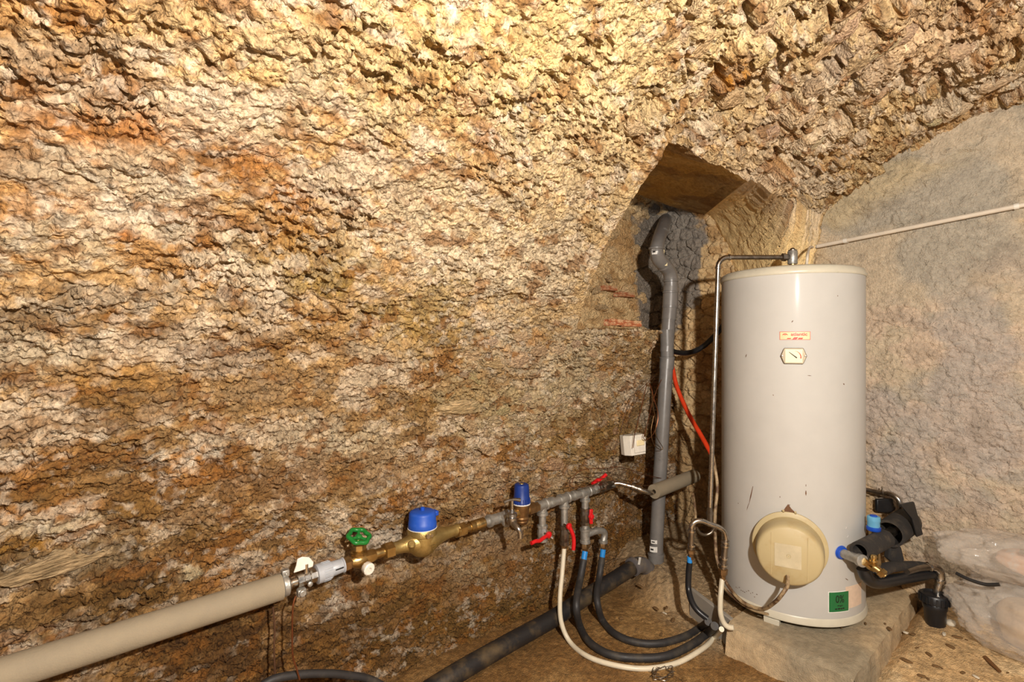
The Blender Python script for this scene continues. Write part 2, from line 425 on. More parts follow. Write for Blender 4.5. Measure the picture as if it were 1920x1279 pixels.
def stain_list():
    out = []
    for px, py, rx, ry, c, k in STAINS:
        u0, s0 = us(px, py); ua, sa = us(px - rx, py); ub, sb = us(px + rx, py); uc, sc_ = us(px, py - ry); ud, sd_ = us(px, py + ry)
        # local linear map pixel->wall, inverted: keeps the stain's own slant on the wall
        J = np.array([[(ub - ua) / 2, (ud - uc) / 2], [(sb - sa) / 2, (sd_ - sc_) / 2]])
        out.append((u0, s0, np.linalg.inv(J), np.array(lin(*c)), k))
    return out
def left_col(u, s):
    n1 = fbm(u * 3.0, s * 6.0, 5, 200); n2 = fbm(u * 7, s * 12, 5, 210, 0.62); n3 = fbm(u * 22, s * 30, 4, 220, 0.65)
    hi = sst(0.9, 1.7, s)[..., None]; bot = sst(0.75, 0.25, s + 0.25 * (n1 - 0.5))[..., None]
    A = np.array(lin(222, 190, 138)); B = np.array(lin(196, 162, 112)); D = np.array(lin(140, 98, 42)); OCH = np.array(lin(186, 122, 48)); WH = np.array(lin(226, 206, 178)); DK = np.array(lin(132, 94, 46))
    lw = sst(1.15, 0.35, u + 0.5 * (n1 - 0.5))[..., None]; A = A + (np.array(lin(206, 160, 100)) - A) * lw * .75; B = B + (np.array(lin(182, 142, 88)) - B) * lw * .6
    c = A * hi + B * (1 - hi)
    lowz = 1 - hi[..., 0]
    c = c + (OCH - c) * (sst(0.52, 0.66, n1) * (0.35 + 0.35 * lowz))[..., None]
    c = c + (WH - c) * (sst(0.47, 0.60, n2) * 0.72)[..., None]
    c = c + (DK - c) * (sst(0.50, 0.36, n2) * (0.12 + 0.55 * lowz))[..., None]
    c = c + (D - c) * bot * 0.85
    wv = (fbm(u * 6, s * 9, 4, 230, 0.6) - 0.5); wv2 = (n3 - 0.5)
    for u0, s0, Ji, col, k in stain_list():
        du = u - u0; ds = s - s0
        a = Ji[0, 0] * du + Ji[0, 1] * ds; b = Ji[1, 0] * du + Ji[1, 1] * ds
        d2 = a * a + b * b
        m = d2 < 6
        if not m.any(): continue
        d = np.sqrt(d2[m]) + 2.6 * wv[m] + 2.4 * wv2[m]
        w = (k * sst(1.25, 0.40, d))[:, None]
        c[m] = c[m] + (col - c[m]) * w
    # blotches of rust, dark damp and white salts that follow no plan
    n4 = fbm(u * 13, s * 20, 4, 240, 0.6); n5 = fbm(u * 30, s * 42, 3, 250, 0.6)
    c = c + (np.array(lin(150, 96, 36)) - c) * (sst(0.58, 0.70, n4) * 0.7)[..., None]
    c = c + (np.array(lin(238, 224, 200)) - c) * (sst(0.57, 0.70, n5) * 0.45 * sst(0.35, 0.55, n1))[..., None]
    n6 = fbm(u * 55, s * 70, 3, 260, 0.6)
    c = c + (np.array(lin(120, 80, 36)) - c) * (sst(0.56, 0.70, n6) * 0.45)[..., None]
    c = c * (0.62 + 0.76 * n3)[..., None]
    g = c.mean(-1, keepdims=True); c = (g + (c - g) * 0.97) * (0.68 + .22 * (sst(1.5, 2.4, u) * sst(1.9, 2.2, s))[..., None])  # vault colour lifted towards the end wall to offset grazing lamp light
    return np.clip(c, 0.01, 0.95)

def grid_mesh(name, pos, col, material, keep=None, parent=None, smooth=True):
    n, m = pos.shape[:2]
    idx = np.arange(n * m).reshape(n, m)
    q = np.stack([idx[:-1, :-1], idx[:-1, 1:], idx[1:, 1:], idx[1:, :-1]], -1).reshape(-1, 4)
    if keep is not None: q = q[keep.reshape(-1)]
    used = np.unique(q); remap = np.full(n * m, -1); remap[used] = np.arange(len(used)); q = remap[q]
    v = pos.reshape(-1, 3)[used]; cc = col.reshape(-1, 3)[used]
    me = bpy.data.meshes.new(name)
    me.vertices.add(len(v)); me.vertices.foreach_set('co', v.astype(np.float32).ravel())
    me.loops.add(len(q) * 4); me.loops.foreach_set('vertex_index', q.astype(np.int32).ravel())
    me.polygons.add(len(q)); me.polygons.foreach_set('loop_start', np.arange(0, len(q) * 4, 4, dtype=np.int32))
    me.polygons.foreach_set('loop_total', np.full(len(q), 4, dtype=np.int32))
    me.update(calc_edges=True)
    if smooth: me.polygons.foreach_set('use_smooth', np.ones(len(q), dtype=bool))
    at = me.color_attributes.new('Stain', 'FLOAT_COLOR', 'POINT')
    at.data.foreach_set('color', np.concatenate([cc, np.ones((len(cc), 1))], 1).astype(np.float32).ravel())
    me.materials.append(material)
    o = bpy.data.objects.new(name, me); COL.objects.link(o)
    if parent is not None: o.parent = parent
    else: o['kind'] = 'structure'
    return o

STEP = 0.0038
ucol = np.concatenate([np.arange(-1.6, -0.25, 0.03), XJ - np.arange(int((XJ + 0.25) / STEP), 0, -1) * STEP, np.linspace(XJ, XEND, int((XEND - XJ) / STEP))])
S_SPLIT = float(s_of_z(EYE + 0.30)); S_TOP = float(_ss[2120])
def rows(a, b): return np.linspace(a, b, max(2, int(round((b - a) / STEP)) + 1))
r1 = rows(0.0, S_SILL); r2 = rows(S_SILL, S_SPLIT); r3 = rows(S_SPLIT, S_LIP); r4 = rows(S_LIP, S_TOP); r5 = np.linspace(S_TOP, _ss[2560], 16)
srow_w = np.concatenate([r1, r2[1:]]); srow_c = np.concatenate([r3, r4[1:], r5[1:]])
def shell(name, srow, hole_lo, hole_hi):
    S, U = np.meshgrid(srow, ucol, indexing='ij')
    P = left_pos(U, S); C = left_col(U, S)
    sc_ = (S[:-1, :-1] + S[1:, 1:]) / 2; uc_ = (U[:-1, :-1] + U[1:, 1:]) / 2
    keep = ~((uc_ > XJ) & (sc_ > hole_lo) & (sc_ < hole_hi))
    return grid_mesh(name, P, C, M['rough'], keep)
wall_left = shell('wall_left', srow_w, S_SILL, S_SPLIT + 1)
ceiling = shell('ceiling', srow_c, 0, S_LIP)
wall_left['label'] = 'long rough plastered stone wall with ochre and white stains'
ceiling['label'] = 'rough rubble barrel vault with cream mortar'

# --- recess (vent niche) in the left wall: part of that wall
def ncol(a, b, seed):
    n1 = fbm(a * 5, b * 5, 4, seed, 0.6); n2 = fbm(a * 18, b * 22, 4, seed + 5, 0.6)
    c = np.array(lin(176, 142, 98)) + (np.array(lin(200, 172, 128)) - np.array(lin(176, 142, 98))) * sst(0.4, 0.6, n1)[..., None]
    c = c + (np.array(lin(130, 98, 58)) - c) * (sst(0.52, 0.68, n2) * 0.6)[..., None]
    return c * (1.0 + 0.6 * n2)[..., None]
ub = np.linspace(XJ, 2.2, 180)
# ceiling of the recess, rising towards the back
front = left_pos(ub, np.full_like(ub, S_LIP))
t = np.linspace(0, 1, 120)[:, None, None]
XA = 2.2; E0 = np.array([XEND + .02, 1.66, EYE + .80])
k_ = np.linspace(0, 1, 180); back = np.stack([1.64 + (E0[0] - 1.64) * k_, Y_BACK + (E0[1] - Y_BACK) * k_ ** 3, Z_LIP + 0.36 + (E0[2] - Z_LIP - 0.36) * k_ ** 1.5], -1)
G = front[None] * (1 - t) + back[None] * t
bulge = (np.sin(t[..., 0] * PI) * 0.05) * (1 - k_ ** 4)[None]
A_, B_ = G[..., 0], G[..., 1]
G[..., 2] += bulge + (0.03 * (fbm(A_ * 6, B_ * 6, 4, 300) - 0.5) + 0.012 * (ridged(A_ * 20, B_ * 14, 3, 305) - .5)) * np.minimum(1, t[..., 0] * 8) * np.minimum(1, (1 - k_) * 8)[None]
cc = .55 * ncol(A_, B_, 310); yel = sst(0.45, 0.62, fbm(A_ * 4, B_ * 4, 3, 311)); cc = cc + (np.array(lin(206, 168, 96)) - cc) * (yel * 0.5)[..., None]  # plaster colour darkened to paint in the shade under the recess ceiling
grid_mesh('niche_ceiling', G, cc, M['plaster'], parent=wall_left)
# plaster pendentive closing the recess's upper right corner against the end wall
up_ = np.linspace(XA, XEND, 220); front = left_pos(up_, np.full_like(up_, S_LIP)); k_ = np.linspace(0, 1, 220)
back = np.stack([np.full(220, XEND + .02), 1.66 + (1.10 - 1.66) * k_, EYE + .80 + (.10 - .80) * sst(0, .6, k_)], -1)
t = np.linspace(0, 1, 130)[:, None, None]; G = front[None] * (1 - t) + back[None] * t
B_, A_ = np.meshgrid(np.linspace(0, .62, 130), up_, indexing='ij'); dpt = np.sin(t[..., 0] * PI)
G[..., 1] += -0.05 * dpt * np.minimum(1, (1 - np.abs(2 * k_ - 1)) * 3)[None] + (0.02 * (fbm(A_ * 9, B_ * 9, 4, 312) - .5) + 0.025 * (billow(A_ * 18, B_ * 18, 4, 313, .65) - .35)) * np.minimum(1, t[..., 0] * 8) * np.minimum(1, k_ * 8)[None]
cl_ = left_col(up_, np.full_like(up_, S_LIP)); w_ = sst(0.0, 0.5, t[..., 0] + .4 * (fbm(A_ * 8, B_ * 8, 4, 315) - .5))[..., None]
cc = cl_[None] * (1 - w_) + np.array(lin(234, 204, 148)) * w_ * (0.90 + .5 * fbm(A_ * 22, B_ * 22, 4, 316))[..., None]
grid_mesh('niche_pendentive', G, cc, M['plaster'], parent=wall_left)
# left reveal
sj = np.linspace(S_SILL, S_LIP, 140); front = left_pos(np.full_like(sj, XJ), sj)
bz = np.linspace(Z_SILL - 0.02, Z_LIP + 0.36, 140)
back = np.stack([np.full(140, 1.66), np.full(140, Y_BACK), bz], -1)
t = np.linspace(0, 1, 100)[:, None, None]; G = front[None] * (1 - t) + back[None] * t
G[..., 0] += 0.025 * (fbm(G[..., 1] * 8, G[..., 2] * 8, 4, 320) - 0.5) * np.minimum(1, t[..., 0] * 6)
grid_mesh('niche_reveal', G, ncol(G[..., 1], G[..., 2], 325), M['rough'], parent=wall_left)
# sill
us_ = np.linspace(XJ, XEND, 220); front = left_pos(us_, np.full_like(us_, S_SILL))
back = np.stack([us_, np.full(220, Y_BACK), np.full(220, Z_SILL + 0.01)], -1)
t = np.linspace(0, 1, 80)[:, None, None]; G = front[None] * (1 - t) + back[None] * t
G[..., 2] += 0.02 * (fbm(G[..., 0] * 9, G[..., 1] * 9, 4, 330) - 0.5) * np.minimum(1, t[..., 0] * 6)
grid_mesh('niche_sill', G, ncol(G[..., 0], G[..., 1], 335), M['rough'], parent=wall_left)
# back of the recess: patched rubble
xb = np.linspace(1.6, XEND, 330); zb = np.linspace(Z_SILL - 0.03, Z_LIP + 0.39, 230)
Zb, Xb = np.meshgrid(zb, xb, indexing='ij')
w1, w2, wc = worley(Xb * 7 + 1.1 * fbm(Xb * 6, Zb * 6, 3, 340), Zb * 9 + 1.2 * fbm(Xb * 6, Zb * 6, 3, 348), 341)
hb = (wc - 0.5) * 0.03 - 0.03 * sst(0.16, 0, w2 - w1) + 0.03 * (fbm(Xb * 7, Zb * 7, 4, 342) - 0.5) + 0.012 * (fbm(Xb * 40, Zb * 40, 3, 343) - 0.5)
G = np.stack([Xb, Y_BACK - hb, Zb], -1); cb = ncol(Xb, Zb, 345)
pd = np.hypot((Xb - 3.0) / 0.28, (Zb - (EYE + 0.42)) / 0.6) + 0.9 * (fbm(Xb * 7, Zb * 7, 4, 346) - 0.5)
cb = cb + (np.array(lin(138, 128, 116)) - cb) * sst(1.05, 0.85, pd)[..., None]
grid_mesh('niche_back', G, cb, M['rough'], parent=wall_left)

# --- end wall (right): cement render over rubble
ye = np.concatenate([np.linspace(-0.9, -0.12, 24), np.arange(-0.115, 1.99, 0.0052)]); ze = np.concatenate([np.arange(-0.02, 2.5, 0.0052)])
Ze, Ye = np.meshgrid(ze, ye, indexing='ij')
rub = sst(0.98, 1.18, Ye + 0.30 * (fbm(Ye * 5, Ze * 5, 4, 400) - 0.5) - 0.25 * (Ze - 1.9))
arch = np.interp(Ye, _yy[::-1], _zz[::-1]) - Ze          # height left below the vault
h = 0.035 * (fbm(Ye * 2.2, Ze * 2.2, 4, 401) - 0.5) + 0.014 * (fbm(Ye * 12 + Ze * 6, Ze * 16, 5, 402, 0.65) - 0.5) + 0.018 * (billow(Ye * 36, Ze * 38, 4, 403, .7) - 0.35) * sst(.35, .6, fbm(Ye * 5, Ze * 5, 3, 443))
low = sst(1.75, 1.35, Ze + 0.5 * (fbm(Ye * 3, Ze * 3, 3, 404) - 0.5))
p1, p2, pc = worley(Ye * 55, Ze * 70, 405)
h += low * ((1 - p1) * pc * 0.006 + 0.026 * (billow(Ye * 28, Ze * 34, 4, 406, .7) - 0.35))
edge_d = 0.12 + 0.10 * (fbm(Ye * 7, Ze * 7, 3, 407) - 0.5)
h += 0.018 * sst(0.02, -0.01, arch - edge_d)               # torn upper border of the render
ck = np.abs(fbm(Ye * 2.6 + 4, Ze * 4, 4, 408) - 0.5); h -= 0.010 * sst(0.012, 0, ck)
w1, w2, wc = worley(Ye * 11, Ze * 15, 409)
h += rub * ((wc - 0.5) * 0.03 - 0.02 * sst(0.18, 0, w2 - w1) + 0.03 * (fbm(Ye * 9, Ze * 12, 4, 410, 0.6) - 0.5))
f1, f2, c1 = worley(Ye * 45, Ze * 50, 411); h += rub * (1 - f1) * c1 * 0.012
PE = np.stack([XEND - h, Ye, Ze], -1)
n1 = fbm(Ye * 2.5, Ze * 3, 4, 420); n2 = fbm(Ye * 9, Ze * 11, 5, 421, 0.6); n3 = fbm(Ye * 30, Ze * 36, 4, 422, 0.6)
c = np.array(lin(186, 168, 140)) * np.ones(Ye.shape + (1,))
def mixc(c, rgb, w): return c + (np.array(lin(*rgb)) - c) * np.clip(w, 0, 1)[..., None]
c = mixc(c, (160, 152, 136), sst(0.45, 0.6, n1) * 0.8)
c = mixc(c, (196, 172, 146), low * sst(0.35, 0.6, n2) * 0.9)
c = mixc(c, (168, 156, 146), low * sst(0.5, 0.65, n1) * 0.7)
c = mixc(c, (200, 174, 120), sst(0.22, 0.08, arch) * sst(0.5, 0.65, n1) * 0.5)
c = mixc(c, (206, 170, 104), sst(0.5, 0.2, np.hypot((Ye - 0.02) / 0.35, (Ze - EYE - 0.66) / 0.45) + 0.8 * (n2 - 0.5)) * 0.6)
c = mixc(c, (124, 112, 96), sst(0.56, 0.7, n2) * 0.3)
c = mixc(c, (150, 132, 108), sst(0.75, 0.2, Ze) * 0.6)
c = mixc(c, (212, 178, 122), rub * 0.9); c = mixc(c, (176, 132, 72), rub * sst(0.5, 0.64, n2) * 0.7); c = mixc(c, (150, 116, 70), rub * sst(0.9, 0.5, Ze) * 0.6)
pd = np.hypot((Ye - 1.84) / 0.20, (Ze - (EYE + 0.50)) / 0.42) + 0.9 * (fbm(Ye * 8, Ze * 8, 4, 430) - 0.5)
c = mixc(c, (138, 128, 116), sst(1.05, 0.9, pd))
pd = np.hypot((Ye - 1.22) / 0.05, (Ze - (EYE + 0.52)) / 0.04) + 0.6 * (n2 - 0.5); c = mixc(c, (96, 62, 30), sst(1.1, 0.8, pd))
g = c.mean(-1, keepdims=True); c = (g + (c - g) * 0.85) * (0.84 + 0.50 * n3)[..., None]
yc = (Ye[:-1, :-1] + Ye[1:, 1:]) / 2; zc = (Ze[:-1, :-1] + Ze[1:, 1:]) / 2
vault_z = np.interp(yc, _yy[::-1], _zz[::-1])
keep = (zc < vault_z + 0.05) | ((yc > 0.8) & (zc < Z_LIP + 0.42))
wall_right = grid_mesh('wall_right', PE, np.clip(c, 0.01, 0.95), M['cement'], keep)
wall_right['label'] = 'grey cement rendered end wall under the vault'

# --- floor: beaten earth, rising to a cement apron by the plinth
PL_X0, PL_Y0, PL_Y1, PL_Z = 2.12, 0.575, 1.02, 0.13
def apron(x, y):           # signed distance to the plinth block's left and front outline
    # diagonal from (2.12,1.02) to (2.34,1.55), then straight to the wall
    e = np.array([2.40 - 2.16, 1.545 - 1.02]); e = e / np.hypot(*e); nrm = np.array([-e[1], e[0]])
    dd = (x - 2.16) * nrm[0] + (y - 1.02) * nrm[1]
    return dd                       # >0 outside (towards the left/front)
def floor_h(x, y):
    x = np.asarray(x, float); y = np.asarray(y, float)
    h = 0.018 * (fbm(x * 2.2, y * 2.2, 4, 500) - 0.5) + 0.008 * (fbm(x * 12, y * 12, 4, 501, 0.6) - 0.5)
    d = apron(x, y) + 0.05 * (fbm(x * 9, y * 9, 3, 502) - 0.5) * sst(1.30, 1.45, y) + 0.012 * sst(1.5, 1.3, y)
    w = 0.012 + 0.22 * sst(1.30, 1.50, y)
    h = h + 0.118 * sst(w, 0.0, d) * sst(0.97, 1.06, y)
    right = sst(0.62, 0.50, y)
    h = h + right * (0.03 + 0.085 * sst(2.2, 3.0, x))
    h = h + 0.02 * sst(1.62, 1.80, y)
    return h
xf = np.concatenate([np.arange(-1.6, 0.85, 0.05), np.arange(0.85, 3.10, 0.0062)]); yf = np.concatenate([np.arange(-2.0, 0.05, 0.05), np.arange(0.05, 1.86, 0.0062)])
Yf, Xf = np.meshgrid(yf, xf, indexing='ij')
hf = floor_h(Xf, Yf) + 0.012 * (billow(Xf * 16, Yf * 16, 4, 505, .65) - 0.35)
rgh = sst(0.25, 0.0, apron(Xf, Yf)) * sst(1.0, 1.1, Yf)
k1, k2, kc = worley(Xf * 45, Yf * 45, 506); hf += rgh * (1 - k1) * kc * 0.012
# cracks between the old slabs
def crack(path, w=0.006, dep=0.016):
    global hf
    P = [atZ(px, py, 0.0) for px, py in path]
    for a, b in zip(P[:-1], P[1:]):
        ax, ay, bx, by = a.x, a.y, b.x, b.y
        tt = np.clip(((Xf - ax) * (bx - ax) + (Yf - ay) * (by - ay)) / ((bx - ax) ** 2 + (by - ay) ** 2), 0, 1)
        dd = np.hypot(Xf - ax - tt * (bx - ax), Yf - ay - tt * (by - ay)) + 0.004 * (fbm(Xf * 60, Yf * 60, 2, 507) - 0.5)
        hf = hf - dep * sst(w, w * 0.3, dd)
crack([(1358, 1190), (1376, 1206), (1398, 1238), (1424, 1252), (1452, 1262)]); crack([(1252, 1258), (1275, 1272), (1292, 1292)]); crack([(1180, 1158), (1220, 1168), (1262, 1160)], 0.005, 0.01)
n1 = fbm(Xf * 3, Yf * 3, 5, 510, 0.6); n2 = fbm(Xf * 14, Yf * 14, 4, 511, 0.6)
c = np.array(lin(140, 104, 58)) * np.ones(Xf.shape + (1,))
c = mixc(c, (166, 130, 80), sst(0.42, 0.6, n1)); c = mixc(c, (104, 74, 36), sst(0.5, 0.64, n2) * 0.6)
c = mixc(c, (112, 80, 40), sst(1.45, 1.7, Yf) * 0.6)
c = mixc(c, (182, 152, 110), sst(0.75, 0.55, Yf) * 0.95); c = mixc(c, (170, 148, 116), rgh * 0.8)
c = mixc(c, (196, 176, 140), sst(0.75, 0.55, Yf) * sst(0.5, 0.64, n1) * 0.6)
c *= (0.62 + 0.5 * n2)[..., None] * (1 + .35 * sst(.75, .55, Yf))[..., None]
floor = grid_mesh('floor', np.stack([Xf, Yf, hf], -1), np.clip(c, 0.01, 0.9), M['earth'])
floor['label'] = 'damp earth floor with cracks and crumbs'
def fz(p): return float(floor_h(np.array([p.x]), np.array([p.y]))[0])
#OBJECTS#
# ------------------------------------------------------------------ object materials
M['galv'] = mat('galvanised_iron', (172, 170, 164), .48, .75, .22, 60, .25, 120)
M['steel'] = mat('stainless_steel', (190, 184, 176), .27, 1.0, .14, 40)
M['dullsteel'] = mat('dull_steel', (150, 140, 128), .38, 1.0, .25, 50)
M['brass'] = mat('brass', (184, 156, 104), .36, 1.0, .22, 50)
M['gold'] = mat('cast_brass', (178, 154, 98), .42, .85, .14, 60, .2, 240)
M['bronze'] = mat('bronze', (146, 116, 80), .42, .9, .25, 50)
M['chrome'] = mat('worn_chrome', (170, 166, 162), .28, 1.0, .3, 40)
M['blue'] = mat('blue_plastic', (20, 72, 176), .42, 0, .14, 30)
M['bluedust'] = mat('dusty_blue_plastic', (24, 76, 176), .5, 0, .1, 60, 0, 150, (52, 92, 178), .5, .8)
M['navy'] = mat('dark_blue_plastic', (18, 48, 122), .42, 0, .15, 30)
M['cyan'] = mat('light_blue_plastic', (96, 160, 196), .4, 0, .1, 30)
M['tape'] = mat('blue_pipe', (40, 136, 214), .4, 0, .1, 30)
M['green'] = mat('green_enamel', (24, 112, 44), .32, 0, .15, 40)
M['red'] = mat('red_enamel', (204, 22, 28), .36, 0, .12, 40)
M['white'] = mat('white_plastic', (226, 220, 208), .4, 0, .07, 40)
M['greyp'] = mat('pale_grey_plastic', (162, 166, 172), .4, 0, .1, 40)
M['pvc'] = mat('grey_pvc', (116, 113, 110), .34, 0, .12, 22, .08, 40)
M['pvcdust'] = mat('dusty_grey_pvc', (96, 92, 92), .55, 0, .1, 22, .1, 60, (128, 116, 98), .5, .75)
M['foam'] = mat('beige_foam', (140, 128, 107), .85, 0, .08, 18, .3, 260)
M['rubber'] = mat('dusty_black_rubber', (44, 42, 42), .6, 0, .1, 14, .2, 120, (84, 76, 64), .52, .8)
M['drain'] = mat('muddy_black_pipe', (36, 34, 34), .5, 0, .1, 10, .2, 90, (92, 76, 52), .5, .72)
M['hose'] = mat('white_hose', (214, 204, 180), .42, 0, .08, 14)
M['cable'] = mat('dirty_cable', (168, 146, 112), .55, 0, .1, 22, .1, 80, (84, 58, 36), .40, .56)
M['orange'] = mat('orange_conduit', (226, 66, 28), .45, 0, .1, 20)
M['black'] = mat('black_plastic', (26, 27, 30), .38, 0, .2, 30)
M['blackfoam'] = mat('black_foam', (40, 37, 35), .9, 0, .12, 16, .3, 160, (92, 80, 64), .5, .8)
M['enamel'] = mat('white_enamel', (184, 182, 177), .55, 0, .03, 9, .015, 12, coat=.05, spec=.3)
M['rimcream'] = mat('cream_rim', (196, 190, 172), .35, 0, .06, 20)
M['cream'] = mat('yellowed_plastic', (180, 164, 124), .5, 0, .1, 12, .05, 60, (168, 142, 92), .52, .85)
M['cpanel'] = mat('pale_panel', (188, 176, 146), .5, 0, .12, 20)
M['copper'] = mat('copper_wire', (140, 88, 58), .4, .8, .25, 60)
M['darkwire'] = mat('brown_wire', (84, 56, 36), .6, .2, .25, 60)
M['ink'] = mat('black_ink', (24, 22, 20), .6, 0, .05)
M['redink'] = mat('red_ink', (206, 44, 26), .5, 0, .05)
M['plate'] = mat('pale_orange_label', (240, 196, 150), .45, 0, .05)
M['dial'] = mat('ivory_dial', (238, 222, 176), .4, 0, .04)
M['gaugef'] = mat('grey_gauge_frame', (126, 114, 94), .4, .5, .15, 60)
M['stgreen'] = mat('green_sticker', (26, 104, 56), .5, 0, .08, 30)
M['stwhite'] = mat('white_sticker', (222, 220, 214), .5, 0, .1, 60)
M['faintred'] = mat('faded_label', (214, 190, 168), .5, 0, .08, 60)
M['scuff'] = mat('scuff', (104, 70, 44), .7, 0, .3, 90)
M['conduit'] = mat('cream_conduit', (214, 202, 184), .4, 0, .07, 20)
M['concrete'] = masonry('plinth_concrete', fine=.2, bstr=.7, bdist=.004, s1=45, s2=220, base=[(146, 134, 112), (146, 134, 112)])
M['board'] = mat('grey_board', (150, 144, 134), .7, 0, .1, 8, .15, 60)
M['wood'] = mat('brown_twig', (104, 70, 36), .8, 0, .25, 60, .4, 90)
M['pebble'] = mat('pale_pebble', (206, 196, 176), .8, 0, .12, 60, .4, 90)
M['clod'] = mat('brown_clod', (110, 82, 48), .9, 0, .25, 60, .6, 90)
M['pink'] = mat('pinkish_packing', (204, 166, 142), .7, 0, .1, 12, .1, 40, (196, 184, 174), .5, .62)
M['beigepack'] = mat('beige_packing', (188, 160, 124), .8, 0, .12, 8, .2, 40, (150, 124, 94), .5, .7)
def film(name):
    m = mat(name, (226, 218, 206), .09, 0, .04, 20, .8, 22)
    b = m.node_tree.nodes['Principled BSDF']; b.inputs['Alpha'].default_value = .32; b.inputs['Specular IOR Level'].default_value = .9
    return m
M['film'] = film('clear_plastic_film')

# ------------------------------------------------------------------ stones and bricks set in the masonry (parts of wall and vault)
def stone_mesh(k):
    rnd = random.Random(900 + k)
    bm = bmesh.new(); bmesh.ops.create_icosphere(bm, subdivisions=4, radius=1.0)
    planes = []
    for i in range(9):
        d = Vector((rnd.gauss(0, 1), rnd.gauss(0, 1), rnd.gauss(0, .8))).normalized(); planes.append((d, rnd.uniform(.55, .85)))
    planes.append((Vector((rnd.uniform(-.15, .15), rnd.uniform(-.15, .15), 1)).normalized(), rnd.uniform(.45, .6)))
    from mathutils import noise
    for v in bm.verts:
        p = v.co.copy()
        for d, o in planes:
            e = p.dot(d) - o
            if e > 0: p -= d * e * .92
        n = noise.noise(p * 3.1 + Vector((k * 7.1, 0, 0))) * .16 + noise.noise(p * 8 + Vector((0, k * 3.3, 0))) * .10
        n += noise.noise(p * 16 + Vector((0, 0, k * 5.1))) * .03
        v.co = p * (1 + n)
    me = bpy.data.meshes.new('stone'); bm.to_mesh(me); bm.free()
    me.polygons.foreach_set('use_smooth', [True] * len(me.polygons)); me.set_sharp_from_angle(angle=math.radians(28))
    return me
SM_hi = [stone_mesh(k) for k in range(8)]; SM_lo = [stone_mesh(k + 20) for k in range(8)]
for me in SM_hi: me.materials.append(M['stone'])
for me in SM_lo: me.materials.append(M['stone_low'])
def put_stone(meshes, parent, pos, nrm, t1, sx, sy, sz, rot, sink, rnd, us0=None):
    o = bpy.data.objects.new('stone', rnd.choice(meshes)); COL.objects.link(o); o.parent = parent
    n = Vector(nrm).normalized(); a = Vector(t1); a = (a - n * a.dot(n)).normalized(); b = n.cross(a)
    a2 = a * math.cos(rot) + b * math.sin(rot); b2 = n.cross(a2)
    m = Matrix((a2 * sx, b2 * sy, n * sz)).transposed().to_4x4(); m.translation = Vector(pos) + n * sink
    o.matrix_world = m
    if us0 is not None: cc_ = left_col(us0[0] + .07 * np.sin(np.arange(24.) * 2.4), us0[1] + .07 * np.cos(np.arange(24.) * 3.1)).mean(0); o.color = (*[float(q) * rnd.uniform(.88, 1.02) for q in cc_], 1)
    else: o.color = (*lin(*rnd.choice(((196, 166, 122), (204, 174, 130), (186, 158, 118)))), 1)
    return o
def scatter(poly_px, count, mind, seed):
    rnd = random.Random(seed); pts = []; tries = 0
    xs = [p[0] for p in poly_px]; ys = [p[1] for p in poly_px]
    def inside(x, y):
        c = False; n = len(poly_px)
        for i in range(n):
            (x1, y1), (x2, y2) = poly_px[i], poly_px[(i + 1) % n]
            if (y1 > y) != (y2 > y) and x < (x2 - x1) * (y - y1) / (y2 - y1) + x1: c = not c
        return c
    while len(pts) < count and tries < 6000:
        tries += 1; x = rnd.uniform(min(xs), max(xs)); y = rnd.uniform(min(ys), max(ys))
        if inside(x, y) and all((x - a) ** 2 + (y - b) ** 2 > mind ** 2 for a, b in pts): pts.append((x, y))
    return pts, rnd
def on_left(px, py):
    u0, s0 = us(px, py); y, z, ny, nz = yz_of_s(np.array([s0])); h = left_disp(np.array([u0]), np.array([s0]))[0]
    return Vector((u0, y[0] + ny[0] * h, z[0] + nz[0] * h)), Vector((0, ny[0], nz[0])), u0, s0
# rubble slabs of the vault, long across the vault near the end wall
pts, rnd = scatter([(1300, -20), (1960, -20), (1960, 120), (1700, 262), (1560, 345), (1430, 345), (1330, 215)], 75, 40, 31)
for x, y in pts:
    p, n, u0, s0 = on_left(x, y)
    if u0 > XEND - .06: continue
    k = rnd.uniform(.024, .046) * (0.75 if y < 60 else 1)
    put_stone(SM_hi, ceiling, p, n, (0, n.z, -n.y), k * rnd.uniform(1.0, 1.9), k * rnd.uniform(.65, 1.0), rnd.uniform(.03, .05), rnd.gauss(.35, .3), rnd.uniform(-.022, -.008), rnd, (u0, s0))
# limewashed rubble low on the left wall
pts, rnd = scatter([(930, 640), (1070, 640), (1205, 640), (1200, 780), (1150, 850), (1000, 880), (860, 860), (880, 720)], 44, 30, 32)
for x, y in pts:
    p, n, u0, s0 = on_left(x, y)
    if u0 > 2.28: continue
    k = rnd.uniform(.026, .055)
    put_stone(SM_lo, wall_left, p, n, (1, 0, 0), k * rnd.uniform(1.0, 1.8), k * rnd.uniform(.6, .9), rnd.uniform(.03, .045), rnd.gauss(0, .25), rnd.uniform(-.020, -.010), rnd, (u0, s0))
for px, py, a, b, rot in ((885, 668, .085, .05, 0), (862, 768, .12, .035, .05), (100, 1062, .13, .035, .12), (1200, 250, .05, .03, 0), (880, 185, .05, .04, .3), (1390, 205, .05, .045, 0), (1610, 115, .06, .055, .4)):
    p, n, u0, s0 = on_left(px, py)
    put_stone(SM_hi if py < 400 else SM_lo, ceiling if py < 400 else wall_left, p, n, (1, 0, 0), a, b, .045, rot, -.016, rnd, (u0, s0))
